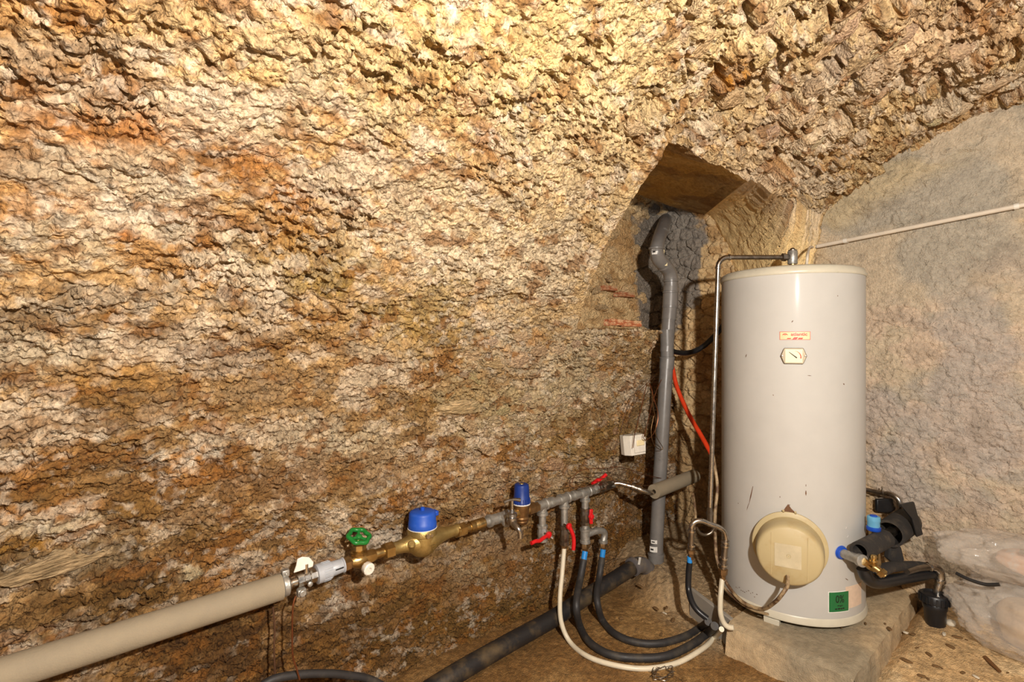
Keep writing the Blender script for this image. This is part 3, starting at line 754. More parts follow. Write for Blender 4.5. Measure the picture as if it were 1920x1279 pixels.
# rubble and bricks at the back of the recess
for px, py, a, b in ((1150, 478, .06, .05), (1178, 500, .06, .055), (1195, 470, .05, .04), (1140, 520, .05, .03), (1180, 545, .07, .04), (1120, 545, .05, .03), (1205, 560, .05, .04), (1150, 440, .06, .04), (1190, 430, .06, .04), (1210, 400, .05, .04), (1130, 575, .06, .02), (1172, 400, .05, .04)):
    p = atY(px, py, Y_BACK - .005)
    if p.x < XEND - .05: put_stone(SM_lo, wall_left, p, (0, -1, 0), (1, 0, 0), a, b, .035, rnd.gauss(0, .2), -.006, rnd)
def brick_mesh():
    bm = bmesh.new(); bmesh.ops.create_cube(bm, size=1.0); bmesh.ops.subdivide_edges(bm, edges=bm.edges[:], cuts=2, use_grid_fill=True)
    r = random.Random(5)
    for v in bm.verts: v.co += Vector((r.uniform(-.03, .03), r.uniform(-.04, .04), r.uniform(-.06, .06)))
    me = bpy.data.meshes.new('brick'); bm.to_mesh(me); bm.free(); me.materials.append(M['brick']); return me
BK = brick_mesh()
def put_brick(p, size, rz=0):
    o = bpy.data.objects.new('brick', BK); COL.objects.link(o); o.parent = wall_left
    o.location = p; o.scale = size; o.rotation_euler = (0, 0, rz)
for px, py, w in ((1139, 541, .11), (1170, 553, .13)): put_brick(atY(px, py, Y_BACK - .022), (w, .06, .028))
def sill_front(px, py):
    p, n, u0, s0 = on_left(px, py); return p
for px, py, w in ((1192, 612, .12), (1162, 610, .08)): put_brick(sill_front(px, py) + V(0, .012, 0), (w, .05, .03))

# ------------------------------------------------------------------ concrete plinth under the tank, with its board
def plinth():
    pl = thing('concrete_plinth', (2.58, .80, 0), 'rough grey concrete plinth under the white water heater', 'plinth')
    nx, ny = 90, 60
    x = np.linspace(PL_X0, XEND + .02, nx); y = np.linspace(PL_Y0, PL_Y1 + .02, ny)
    Y, X = np.meshgrid(y, x, indexing='ij')
    def ramp(a): return a
    z = np.full(X.shape, PL_Z) + .012 * (fbm(X * 6, Y * 6, 4, 600) - .5) + .005 * (fbm(X * 30, Y * 30, 3, 601) - .5)
    ex = np.minimum(X - PL_X0, Y - PL_Y0); z -= .012 * sst(.03, 0, ex)
    xo = X + .010 * (fbm(Y * 12, X * 0 + 1, 3, 602) - .5) * sst(.05, 0, X - PL_X0); yo = Y + .012 * (fbm(X * 10, Y * 0, 3, 603) - .5) * sst(.05, 0, Y - PL_Y0)
    mb = MB()
    for j in range(ny):
        for i in range(nx): mb.v.append(Vector((xo[j, i], yo[j, i], z[j, i])))
    for j in range(ny - 1):
        for i in range(nx - 1): mb.f.append((j * nx + i, j * nx + i + 1, (j + 1) * nx + i + 1, (j + 1) * nx + i))
    def skirt(idx, out):
        prev = idx
        for k, (dz, push) in enumerate(((.03, .004), (.07, .010), (.16, .016))):
            cur = []
            for q in idx:
                p = mb.v[q].copy(); p.z = PL_Z - dz; p += Vector(out) * (push + .006 * math.sin(p.x * 40 + p.y * 31 + k * 2))
                cur.append(len(mb.v)); mb.v.append(p)
            for a in range(len(idx) - 1): mb.f.append((prev[a], prev[a + 1], cur[a + 1], cur[a]))
            prev = cur
    skirt([j * nx for j in range(ny)][::-1], (-1, 0, 0)); skirt(list(range(nx)), (0, -1, 0))
    part('block', mb, M['concrete'], pl, sharp=60)
    return pl
plinth()
a = atZ(1379, 1166, .118); b = atZ(1300, 1106, .118); d = (b - a); d.z = 0; d.normalize(); nb = V(-d.y, d.x, 0)
mb = MB(); c = (a + b) / 2; L_ = (b - a).length
mb.box((c.x + nb.x * .012, c.y + nb.y * .012, .062), (L_, .022, .135), d, nb, (0, 0, 1))
solo('formwork_board', mb, M['board'], 'short grey board standing on edge at the left corner of the concrete plinth', 'board', bevel=.004)

# ------------------------------------------------------------------ water heater
TX, TY, TR = 2.54, .947, .293
TZ0, TZ1 = EYE - 1.163, EYE + .283
def hitT(px, py, r=TR):
    d = ray(px, py); a = d.x ** 2 + d.y ** 2; b = -2 * (d.x * TX + d.y * TY); c = TX ** 2 + TY ** 2 - r * r
    t = (-b - math.sqrt(max(b * b - 4 * a * c, 0))) / (2 * a); p = O + d * t
    return math.atan2(p.y - TY, p.x - TX), p.z
def tp(th, z, r=TR): return V(TX + r * math.cos(th), TY + r * math.sin(th), z)
def tn(th): return V(math.cos(th), math.sin(th), 0)
wh = thing('water_heater', (TX, TY, PL_Z), 'tall white cylindrical water heater with cream rims standing on the concrete plinth', 'water heater')
part('body', MB().lathe((TX, TY, TZ0), (0, 0, 1), [(.0, TR - .03), (.0, TR - .004), (.03, TR), (TZ1 - TZ0, TR), (TZ1 - TZ0, TR - .02)], 128), M['enamel'], wh)
part('top_lid', MB().lathe((TX, TY, TZ1 - .004), (0, 0, 1), [(0, TR - .01), (0, TR + .003), (.004, TR + .006), (.012, TR + .006), (.020, TR + .002), (.030, TR - .002), (.037, TR - .014), (.042, TR - .04), (.046, TR * .6), (.048, .02)], 128), M['rimcream'], wh, 'cream domed top lid')
part('bottom_rim', MB().lathe((TX, TY, TZ0 - .008), (0, 0, 1), [(0, TR - .03), (0, TR - .002), (.005, TR + .006), (.014, TR + .007), (.022, TR + .003), (.03, TR + .003), (.034, TR)], 128), M['rimcream'], wh, 'cream bottom rim')
for ang in (math.radians(190), math.radians(300), math.radians(70)):
    part('foot', MB().lathe(tp(ang, PL_Z - .010, TR - .06), (0, 0, 1), [(0, .03), (.012, .03), (.016, .018), (TZ0 - PL_Z + .008, .018)], 16), M['black'], wh)
th_, z_ = hitT(1445, 1150); q = tp(th_, PL_Z + .012, TR - .02); n_ = tn(th_)
part('bracket', MB().box(q, (.03, .062, .026), n_, V(-n_.y, n_.x, 0), (0, 0, 1)), M['rimcream'], wh, 'small cream bracket under the rim', bevel=.003)

def bent(outlines, th, z0, off, nsub=10):
    """rectangles (x0,y0,x1,y1) in metres laid on the tank's skin around angle th, height z0"""
    mb = MB()
    for (x0, y0, x1, y1) in outlines:
        n = max(2, int(abs(x1 - x0) / .008) + 1); i0 = len(mb.v)
        for k in range(n + 1):
            x = x0 + (x1 - x0) * k / n
            for y in (y0, y1):
                for r in (TR - .001, TR + off): mb.v.append(tp(th + x / TR, z0 + y, r))
        for k in range(n):
            a = i0 + 4 * k; b = a + 4
            mb.f += [(a + 1, b + 1, b + 3, a + 3), (a + 3, b + 3, b + 2, a + 2), (a, b, b + 1, a + 1)]
        mb.f += [(i0, i0 + 1, i0 + 3, i0 + 2), (i0 + 4 * n, i0 + 4 * n + 2, i0 + 4 * n + 3, i0 + 4 * n + 1)]
    return mb
def text_geo(body, size, bold=0.0):
    cu = bpy.data.curves.new('lettering', 'FONT'); cu.body = body; cu.size = size; cu.align_x = 'CENTER'; cu.align_y = 'CENTER'; cu.offset = bold; cu.resolution_u = 3
    o = bpy.data.objects.new('lettering', cu); COL.objects.link(o)
    dg = bpy.context.evaluated_depsgraph_get(); me = bpy.data.meshes.new_from_object(o.evaluated_get(dg))
    vs_ = [v.co.copy() for v in me.vertices]; fs_ = [tuple(p.vertices) for p in me.polygons]
    bpy.data.objects.remove(o); bpy.data.curves.remove(cu); bpy.data.meshes.remove(me); return vs_, fs_
def bent_text(body, size, th, z0, off, x=0, y=0, bold=0.0, sx=1.0, rot=0.0):
    vs_, fs_ = text_geo(body, size, bold); mb = MB()
    for v in vs_:
        vx = v.x * sx; vy = v.y
        vx, vy = vx * math.cos(rot) - vy * math.sin(rot), vx * math.sin(rot) + vy * math.cos(rot)
        mb.v.append(tp(th + (vx + x) / TR, z0 + vy + y, TR + off))
    mb.f = fs_; return mb
def bent_poly(polys, th, z0, off):
    mb = MB()
    for P in polys:
        i = len(mb.v)
        for x, y in P: mb.v.append(tp(th + x / TR, z0 + y, TR + off))
        mb.f.append(tuple(range(i, i + len(P))))
    return mb
# maker's plate
th_, z_ = hitT(1490.5, 629.5)
pl_ = part('emblem_plate', bent([(-.056, -.017, .056, .017)], th_, z_, .0012), M['plate'], wh, 'pale orange plate with red lettering')
part('plate_border', bent([(-.056, .0155, .056, .017), (-.056, -.017, .056, -.0155), (-.056, -.017, -.0545, .017), (.0545, -.017, .056, .017)], th_, z_, .0017), M['redink'], pl_)
part('plate_lettering', bent_text('atlantic', .0185, th_, z_, .0018, .015, .0055, .0005, 1.12), M['redink'], pl_)
arc_ = []
for k in range(9): arc_.append((-.036 + .0095 * math.cos(PI * k / 8), .003 + .006 * math.sin(PI * k / 8)))
for k in range(8, -1, -1): arc_.append((-.036 + .0065 * math.cos(PI * k / 8), .002 + .0035 * math.sin(PI * k / 8)))
quads = [[arc_[k], arc_[k + 1], arc_[16 - k], arc_[17 - k]] for k in range(8)]
bars = [[(-.030, -.0135), (-.016, -.0135), (-.013, -.0095), (-.027, -.0095)], [(-.010, -.0155), (-.002, -.0155), (.005, -.0065), (-.003, -.0065)], [(-.002, -.0155), (.005, -.0155), (.012, -.0065), (.005, -.0065)], [(.010, -.0145), (.026, -.0145), (.030, -.0085), (.014, -.0085)]]
part('plate_emblem', bent_poly(quads + bars + [[(-.0375, .001), (-.0345, .001), (-.0345, .0045), (-.0375, .0045)]], th_, z_, .0018), M['redink'], pl_)
# thermometer
th_, z_ = hitT(1488, 667.5); n_ = tn(th_); tx_ = V(-n_.y, n_.x, 0); up_ = V(0, 0, 1); q = tp(th_, z_, TR)
hexp = [(-.048, 0), (-.038, .026), (-.034, .033), (.034, .033), (.038, .026), (.048, 0), (.038, -.026), (.034, -.033), (-.034, -.033), (-.038, -.026)]
ga = part('thermometer', MB().prism([(-x, y) for x, y in hexp][::-1], .012, q - n_ * .004, -tx_ * -1, up_) if False else MB().prism(hexp, .014, q - n_ * .005, tx_, up_), M['gaugef'], wh, 'grey framed temperature dial', bevel=.002)
fq = q + n_ * .0095
part('dial_face', MB().prism([(-.031, -.027), (.031, -.027), (.031, .027), (-.031, .027)], .0025, fq, tx_, up_), M['dial'], ga, 'ivory dial face', smooth=False)
fq2 = fq + n_ * .0030
arcq = MB()
for k in range(10):
    a0 = math.radians(-10 + k * 10); a1 = math.radians(-10 + (k + 1) * 10 + .2)
    w0 = .0005 + .0045 * (1 - k / 10); w1 = .0005 + .0045 * (1 - (k + 1) / 10)
    i = len(arcq.v)
    for aa, rr in ((a0, .025), (a1, .025), (a1, .025 - w1), (a0, .025 - w0)): arcq.v.append(fq2 + tx_ * (.003 + rr * math.cos(aa)) + up_ * (-.006 + rr * 1.08 * math.sin(aa)))
    arcq.f.append((i, i + 1, i + 2, i + 3))
part('red_scale', arcq, M['redink'], ga)
part('needle', MB().prism([(.010, -.010), (.013, -.006), (-.017, .017), (-.018, .0155)], .001, fq2, tx_, up_), M['ink'], ga)
for sgn in (-1, 1): part('screw', MB().lathe(q + tx_ * .042 * sgn + n_ * .009, n_, [(0, .0035), (.0015, .003), (.002, .001)], 12), M['steel'], ga)
# heating element cover
th_, z_ = hitT(1480, 1023); n_ = tn(th_); q = tp(th_, z_, TR)
fl_ = part('element_flange', MB().lathe(q, n_, [(-.075, .128), (-.02, .136), (.000, .140), (.006, .140), (.009, .136), (.009, .10)], 56), M['cream'], wh, 'yellowed plastic flange')
cv = part('element_cover', MB().lathe(q + V(0, 0, -.006), n_, [(.004, .126), (.06, .124), (.088, .121), (.10, .116), (.105, .108), (.106, .02)], 56), M['cream'], wh, 'yellowed drum shaped cover of the heating element')
fc = q + n_ * .1045 + V(0, 0, -.006); tx_ = V(-n_.y, n_.x, 0)
part('cover_label', MB().prism([(-.052, -.046), (.042, -.046), (.042, .046), (-.052, .046)], .003, fc, tx_, up_), M['cpanel'], cv, 'paler square panel on the cover')
part('cover_badge', MB().torus(fc + n_ * .0035 + tx_ * -.002, n_, .0075, .0010, 20, 6).lathe(fc + n_ * .003 + tx_ * -.002, n_, [(0, .003), (.001, .002)], 10), M['cream'], cv)
for dx in (-.064, .064): part('cover_fold', MB().box(fc + tx_ * dx + n_ * .0005, (.003, .17, .004), tx_, up_, n_), M['cream'], cv)
for dx in (-.022, .022): part('hook', MB().cyl(q + tx_ * dx + up_ * .130 + n_ * .0, q + tx_ * dx + up_ * .146 + n_ * .012, .0045, 8), M['cream'], fl_)
part('burn_mark', bent_poly([[(-.02, .13), (.012, .13), (.02, .142), (.006, .156), (-.004, .172), (-.013, .158), (-.02, .145)]], th_, z_, .0009), M['scuff'], wh)
# stickers and marks
th_, z_ = hitT(1574.5, 1128.5)
part('sticker_border', bent([(-.050, -.043, .046, .043)], th_, z_, .0007), M['stwhite'], wh)
stk = part('green_sticker', bent([(-.047, -.040, .043, .040)], th_, z_, .0012), M['stgreen'], wh, 'green square sticker')
part('sticker_lettering', bent_text('0%', .044, th_, z_, .0018, .0, .010, .0004, .78), M['ink'], stk)
part('sticker_lettering', bent([(-.011, -.017, -.003, -.014), (-.001, -.019, .006, -.015), (.008, -.017, .013, -.014), (-.022, -.031, -.012, -.026), (-.009, -.031, .0, -.025), (.003, -.031, .010, -.026), (.012, -.030, .021, -.025)], th_, z_, .0018), M['ink'], stk)
th_, z_ = hitT(1603, 1117); part('faded_label', bent([(-.055, -.045, .05, .045)], th_, z_, .0010), M['faintred'], wh, 'faded pinkish paper label')
th_, z_ = hitT(1399, 1109); rs_ = random.Random(4)
part('worn_stamp', bent_poly([[(x_, y_), (x_ + w_, y_), (x_ + w_, y_ + .0025), (x_, y_ + .0025)] for x_, y_, w_ in [(-.06 + .0098 * q + rs_.uniform(0, .003), rs_.choice((-.008, 0, .007)), rs_.uniform(.003, .007)) for q in range(12)]], th_, z_, .0012), M['scuff'], wh)
for px0, py0, px1, py1, w in ((1412, 912, 1404, 948, 2.2), (1404, 944, 1400, 958, 1.2), (1511, 908, 1511, 913, 1.2), (1511, 920, 1511, 930, 2.4), (1400, 664, 1398, 671, 2.), (1487, 601, 1484, 605, 1.8), (1570, 554, 1571, 556, 2.), (1581, 719, 1583, 722, 2.5), (1462, 931, 1463, 933, 2.), (1480, 946, 1481, 948, 2.), (1384, 943, 1385, 945, 2.), (1514, 704, 1522, 705, 1.2), (1590, 1088, 1584, 1084, 1.6), (1449, 740, 1451, 742, 1.6)):
    ta, za = hitT(px0, py0); tb, zb_ = hitT(px1, py1); mx_ = (px0 + px1) / 2
    ww = w * .0011
    dx = (tb - ta) * TR; dz = zb_ - za; l = math.hypot(dx, dz) + 1e-6; nx_, nz_ = -dz / l * ww, dx / l * ww
    part('scuff_mark', bent_poly([[(nx_ * .4, nz_ * .4), (dx * .5 + nx_, dz * .5 + nz_), (dx, dz), (dx * .5 - nx_, dz * .5 - nz_), (-nx_ * .4, -nz_ * .4)]], ta, za, .0009), M['scuff'], wh)
for px0, py0 in ((1585, 989), (1588, 1005)):
    ta, za = hitT(px0, py0); part('knockout', MB().torus(tp(ta, za, TR - .001), tn(ta), .007, .0022, 14, 6, .2, 3.6), M['enamel'], wh)

# ------------------------------------------------------------------ pipes above and left of the tank
of = thing('outlet_fitting', (TX, TY, TZ1 + .04), 'grey safety fitting with brass nut on top of the water heater', 'fitting')
b0 = atD(1486, 497, 2.36); b0.z = TZ1 + .035
e_ = b0.copy()
part('brass_nut', MB().lathe(e_, (0, 0, 1), [(0, .021), (.022, .021), (.024, .017)], 6).lathe(e_, (0, 0, 1), [(.02, .015), (.04, .015)], 16), M['brass'], of, 'brass hexagon nut')
part('fitting_body', MB().lathe(e_ + V(0, 0, .036), (0, 0, 1), [(0, .019), (.003, .021), (.058, .021), (.062, .018)], 24), M['galv'], of)
part('cap_screw', MB().lathe(e_ + V(0, 0, .096), (0, 0, 1), [(0, .018), (.006, .018), (.007, .012), (.014, .008), (.016, .003)], 16), M['dullsteel'], of)
hb_ = e_ + V(0, 0, .068)
pt_top = atD(1347, 469, 2.36); pt_top.z = hb_.z
pt_bot = atD(1331, 962, 2.36)
dh = (pt_top - hb_); dh.z = 0; dh.normalize()
sp = thing('riser_pipe', (pt_bot.x, pt_bot.y, pt_bot.z), 'long stainless riser pipe left of the water heater bending over to its top', 'pipe')
rb = .045; dv = (pt_bot - pt_top).normalized()
corner = pt_top
arcp = [corner - dh * 0 + (-dh) * 0]
el = []
for k in range(9):
    a = PI / 2 * k / 8
    el.append(corner + (-dh) * (rb * (1 - math.sin(a))) + dv * (rb * (1 - math.cos(a))))
part('upright', MB().tube([el[-1], pt_bot], .0105, 18), M['steel'], sp)
part('bend', MB().tube(el, .0115, 18), M['steel'], sp)
part('crossover', MB().tube([el[0], hb_ - (-dh) * .0], .0105, 18), M['dullsteel'], sp, 'dull horizontal length')
part('collar', MB().lathe(el[-1] + dv * -.002, dv, [(0, .0115), (.002, .014), (.01, .014), (.012, .0115)], 18), M['steel'], sp)
part('collar', MB().lathe(el[0], -dh, [(0, .0115), (.002, .0145), (.010, .0145), (.012, .0115)], 18), M['steel'], sp)
part('union_nut', MB().lathe(hb_ + dh * .052, -dh, [(0, .012), (.004, .019), (.020, .019), (.024, .015), (.035, .015)], 6), M['dullsteel'], sp)
# white cable and conduit on the end wall
XC = XEND - .035
cd = thing('wall_conduit', tuple(atX(1720, 425, XC)), 'thin cream conduit clipped along the grey end wall above the water heater', 'conduit')
cA = atX(1532, 462, XC); cB = atX(1990, 370, XC); cB = cA + (cB - cA) * 2.2
part('tube', MB().tube([cA, cB], .0105, 14), M['conduit'], cd)
part('sleeve', MB().tube([cA + (cA - cB).normalized() * .03, cA + (cB - cA).normalized() * .02], .0085, 14), M['greyp'], cd)
for px in (1585, 1906):
    t_ = (px - 1532) / (1990 - 1532); q = atX(px, 462 + (370 - 462) * t_, XC); dd = (cB - cA).normalized()
    part('clip', MB().lathe(q - dd * .008, dd, [(0, .0125), (.016, .0125)], 14).box(q + V(.015, 0, -.004), (.03, .014, .014)), M['white'], cd)
ca = [b0 + V(.035, -.045, 0), b0 + V(.037, -.047, .03)]
q0 = cA + (cA - cB).normalized() * .02
top_c = tuple((ca[1] + V(.01, -.002, .045)))
pc = spline([ca[0], ca[1], (ca[1] + V(.012, .0, .05)), ca[1] * .55 + q0 * .45 + V(0, 0, .045), q0], 8)
solo('supply_cable', MB().tube(pc, .006, 10), M['conduit'], 'short white cable rising from the tank top into the wall conduit', 'cable')

# ------------------------------------------------------------------ grey waste pipe with bends
YW = 1.60
wp = thing('waste_pipe', tuple(atY(1229, 1066, YW)), 'tall grey waste pipe with double bend rising into the wall niche', 'pipe')
def W_(px, py, dy=0): return atY(px, py, YW + dy)
top = [W_(1243, 428, .10), W_(1240, 436, .07), W_(1235, 450, .03), W_(1230, 462, .0)]
part('pipe', MB().tube([W_(1250, 618), W_(1251, 672)], .036, 28), M['pvc'], wp)
part('pipe', MB().tube([W_(1250, 680), W_(1237, 897), W_(1231, 1010), W_(1229.5, 1066)], .0365, 28), M['pvc'], wp)
part('bend', MB().tube(spline([W_(1248, 411, .28), W_(1246, 418, .16), W_(1241, 432, .09), W_(1235, 450, .03), W_(1231, 468), W_(1233, 481)], 5), .037, 28), M['pvc'], wp, 'upper bend running back into the masonry')
part('bend', MB().tube(spline([W_(1231, 470), W_(1235, 486), W_(1245, 497), W_(1254, 508), W_(1258, 524), W_(1258, 552)], 5), .038, 28), M['pvc'], wp)
part('coupling', MB().tube([W_(1258, 538), W_(1256, 578)], .042, 28), M['pvc'], wp)
part('coupling', MB().tube([W_(1256, 576), W_(1254, 600)], .040, 28), M['pvc'], wp)
part('pipe', MB().tube([W_(1254, 598), W_(1250, 660)], .0365, 28), M['pvc'], wp)
part('coupling', MB().tube([W_(1251, 671), W_(1249.5, 692)], .040, 28), M['pvc'], wp)
def ringp(px, py, r, dx=0, dy=0, ddy=0):
    c = W_(px, py, ddy); ax_ = V(dx, 0, -1) if not dy else V(dx, dy, -1)
    part('ring', MB().lathe(c, ax_, [(-.006, r - .004), (-.004, r), (.004, r), (.006, r - .004)], 28), M['pvc'], wp)
ringp(1240, 437, .042, -.1, -.5, .07); ringp(1230.5, 466, .042); ringp(1246, 499, .041, .8); ringp(1258, 527, .042); ringp(1257, 548, .0435); ringp(1256, 575, .0435); ringp(1251, 671, .0425)
part('coupling', MB().tube([W_(1230.3, 1036), W_(1229.3, 1066)], .042, 28), M['pvc'], wp); ringp(1230, 1040, .0445)
def wrap_label(c, r, a0, a1, h, tilt=0):
    mb = MB(); n = 8
    base = math.atan2(-c.y, -c.x)
    for k in range(n + 1):
        a = base + a0 + (a1 - a0) * k / n
        for s_ in (-h / 2, h / 2): mb.v.append(c + V(math.cos(a) * r, math.sin(a) * r, s_))
    for k in range(n): mb.f.append((2 * k, 2 * k + 2, 2 * k + 3, 2 * k + 1))
    return mb
for px, py, r, a0, a1, h in ((1228, 474, .0389, -.7, .1, .028), (1256, 524, .0388, -.5, .35, .026), (1254, 596, .0408, -.7, .35, .024), (1226, 1044 - 18, .0372, -.6, .5, .030), (1227, 1012, .0372, -.5, .4, .02)):
    lb = part('sticker', wrap_label(W_(px if py > 900 else px + 3, py), r, a0, a1, h), M['stwhite'], wp, 'white printed sticker')
    part('print', wrap_label(W_(px if py > 900 else px + 3, py), r + .0006, a0 + .12, a0 + .55, h * .3), M['ink'], lb)
for px, py, r in ((1244, 474, .0389), (1249, 497, .041), (1266, 596, .0408)):
    part('sticker', wrap_label(W_(px - 6, py), r, .25, .6, .02), M['dial'], wp)
# branch to the drain
dp = thing('drain_pipe', tuple(atZ(1040, 1150, .045)), 'fat muddy black drain pipe running along the foot of the left wall', 'pipe')
pe = [atY(1226, 1086, 1.575), atY(1220, 1075, 1.59), atY(1206, 1060, 1.60), atY(1188, 1062, 1.60)]
g_ = [atY(1195, 1058, 1.60), atY(1160, 1081, 1.61), atY(1102, 1117, 1.63), atY(1040, 1158, 1.635), atY(950, 1208, 1.63), atY(850, 1266, 1.62), atY(770, 1318, 1.62), atY(600, 1460, 1.6)]
for p in g_: p.z = max(p.z, fz(p) + .030)
part('pipe', MB().tube(spline(g_, 8), .037, 24), M['drain'], dp)
part('elbow', MB().tube(spline(pe, 7), .041, 24), M['pvcdust'], dp, 'dusty grey plastic elbow')
dd = (g_[1] - g_[0]).normalized()
part('socket_ring', MB().lathe(pe[-1] - dd * .01, dd, [(0, .042), (.003, .047), (.022, .047), (.025, .040)], 24), M['pvcdust'], dp)
qs = atY(1199, 1052, 1.557); part('sticker', MB().box(qs, (.016, .003, .036), V(.8, 0, -.25).normalized(), V(0, 1, 0)), M['stwhite'], dp, smooth=False)

# ------------------------------------------------------------------ orange conduit, black hose behind the pipe
pts_ = [atX(1255, 668, 2.86), atX(1261, 690, 2.84), atX(1270, 728, 2.80), atX(1291, 776, 2.74), atX(1313, 814, 2.68), atX(1331, 846, 2.62), atX(1336, 856, 2.60)]
solo('orange_conduit', MB().tube(spline(pts_, 8), .0128, 14), M['orange'], 'bright orange conduit slanting behind the riser pipe', 'conduit')
pts_ = [atX(1256, 654, 2.84), atX(1266, 660, 2.82), atX(1288, 662, 2.80), atX(1310, 655, 2.80), atX(1332, 638, 2.82), atX(1356, 610, 2.88), atX(1372, 580, 2.93)]
solo('black_hose', MB().tube(spline(pts_, 8), .0155, 14), M['black'], 'short glossy black hose curving behind the grey waste pipe', 'hose')

# ------------------------------------------------------------------ socket box and loose wires
bp_ = atY(1185, 833, 1.645)
sk = thing('socket_box', tuple(bp_), 'white plastic socket box hanging crooked on the wall beside the waste pipe', 'socket box')
ax_ = V(.86, -.42, .06).normalized(); nz_ = V(.05, .06, 1).normalized(); ay_ = nz_.cross(ax_).normalized()
mb = MB(); P8 = [(-.055, .02), (.060, .02), (.060, -.040), (-.030, -.055), (-.055, -.02)]
mb.prism(P8[::-1], .105, bp_ - nz_ * .052, ax_, ay_)
part('box', mb, M['white'], sk, smooth=False, bevel=.004)
fcn = (ay_ * -1 + ax_ * .16).normalized(); fx_ = ax_; 
fq_ = bp_ + ay_ * -.051 + ax_ * .020
part('cover', MB().box(fq_, (.072, .008, .078), (ax_ + ay_ * .16).normalized(), ay_, nz_), M['white'], sk, 'square socket flap', bevel=.006)
part('lip', MB().box(fq_ + ay_ * -.006 + nz_ * .012, (.05, .006, .03), (ax_ + ay_ * .16).normalized(), ay_, nz_), M['dial'], sk, bevel=.003)
def wire(pts, r, m, label, group=None, per=6, cat='wire'):
    return solo('earth_wire', MB().tube(spline(pts, per), r, 6), m, label, cat, group)
def wy(pp, Y): return [atY(x, y, Y) for x, y in pp]
wire(wy([(1213, 718), (1207, 745), (1200, 775), (1194, 800), (1190, 815), (1187, 840)], 1.585), .0022, M['copper'], 'copper wire dropping straight to the white socket box from above')
wire(wy([(1240, 712), (1230, 735), (1222, 760), (1216, 785), (1211, 805), (1207, 822), (1214, 824), (1226, 812), (1233, 790), (1233, 770), (1226, 748), (1222, 730), (1217, 718)], 1.555), .0022, M['copper'], 'looped copper wire in front of the grey waste pipe')
wire(wy([(1222, 735), (1224, 760), (1230, 790), (1229, 812), (1234, 825), (1242, 838), (1241, 843), (1232, 840), (1224, 828), (1221, 806), (1226, 780)], 1.55), .0020, M['bronze'], 'brown wire curling lowest beside the grey waste pipe')
wire(wy([(1228, 705), (1214, 718), (1200, 732), (1187, 742), (1176, 765), (1168, 790), (1164, 812)], 1.60), .0017, M['darkwire'], 'thin dark wire arching left over the white socket box')
wire(wy([(1200, 735), (1188, 760), (1178, 785), (1170, 810), (1168, 818)], 1.60), .0015, M['darkwire'], 'thin dark wire hanging to the left edge of the socket box')
wire(wy([(1160, 818), (1152, 845), (1150, 870), (1160, 880), (1185, 876), (1205, 858), (1210, 830)], 1.60), .0015, M['darkwire'], 'thin dark wire sagging in a loop under the white socket box')
wire(wy([(1072, 906), (1080, 888), (1098, 880), (1135, 878), (1165, 876), (1200, 888), (1235, 896), (1262, 900)], 1.575), .0018, M['copper'], 'thin reddish wire running from the red tap across the waste pipe')
wire(wy([(1068, 902), (1076, 896), (1105, 895), (1135, 898), (1160, 905), (1190, 909), (1230, 912), (1262, 918)], 1.56), .0018, M['darkwire'], 'thin dark wire twisted behind the manifold end')
wire(wy([(1068, 902), (1070, 912), (1085, 915), (1110, 910), (1128, 903), (1138, 906), (1134, 916), (1122, 918)], 1.585), .0020, M['darkwire'], 'dark wire wound round the end of the manifold')

# ------------------------------------------------------------------ supply line along the left wall, left to right
YL = 1.65
_ax = [(-80, 1292), (140, 1223), (281, 1178), (506, 1107), (527, 1100), (600, 1075), (648, 1058), (728, 1032), (800, 1011), (870, 992), (933, 972), (1001, 953), (1020, 946), (1130, 913), (1150, 908)]
def axL(px): return atY(px, float(np.interp(px, [a for a, b in _ax], [b for a, b in _ax])), YL)
LX = (axL(1020) - axL(648)).normalized()
def seg(px0, px1): a = axL(px0); b = axL(px1); return a, (b - a).length, (b - a).normalized()
UP = V(0, 0, 1); OUT = V(0, -1, 0)

it = thing('insulated_pipe', tuple(axL(140)), 'long beige foam insulated pipe entering from the lower left along the wall', 'pipe')
a, l, d = axL(-80), (axL(527) - axL(-80)).length, (axL(527) - axL(-80)).normalized()
part('foam_sleeve', MB().pipe_end(a, a + d * l, .039, .022, 36), M['foam'], it)
part('inner_pipe', MB().cyl(a, a + d * (l + .03), .017, 20), M['dullsteel'], it)

cl = thing('pipe_coupling', tuple(axL(580)), 'steel ball valve and grey plastic coupling at the end of the insulated pipe', 'coupling')
a, l, d = seg(527, 543)
part('clamp_ring', MB().lathe(a, d, [(0, .028), (.004, .033), (.018, .033), (.022, .026), (l, .018)], 24), M['galv'], cl)
part('clamp_ear', MB().box(a + UP * .038 + d * .012, (.022, .02, .022), d).cyl(a + UP * .038 + d * .012 + OUT * .016, a + UP * .038 + d * .012 - OUT * .016, .005, 8), M['galv'], cl, bevel=.003)
part('clamp_ear', MB().box(a + UP * -.030 + d * .055 + OUT * .018, (.026, .02, .022), d).cyl(a + UP * -.03 + d * .055 + OUT * .035, a + UP * -.03 + d * .055, .011, 12), M['galv'], cl, bevel=.003)
a, l, d = seg(541, 566); part('nipple', MB().lathe(a, d, [(0, .014), (l, .014)], 20), M['steel'], cl)
a, l, d = seg(556, 595)
part('valve_body', MB().lathe(a, d, [(0, .016), (.002, .021), (.02, .021), (.022, .019), (l * .6, .019), (l * .6 + .002, .022), (l, .022), (l + .002, .016)], 8), M['steel'], cl)
part('valve_stem', MB().cyl(a + d * .03, a + d * .03 + UP * .045, .007, 12), M['steel'], cl)
hp = [(-.030, 0), (.030, 0), (.032, .014), (.018, .034), (-.004, .042), (-.018, .040), (-.022, .02)]
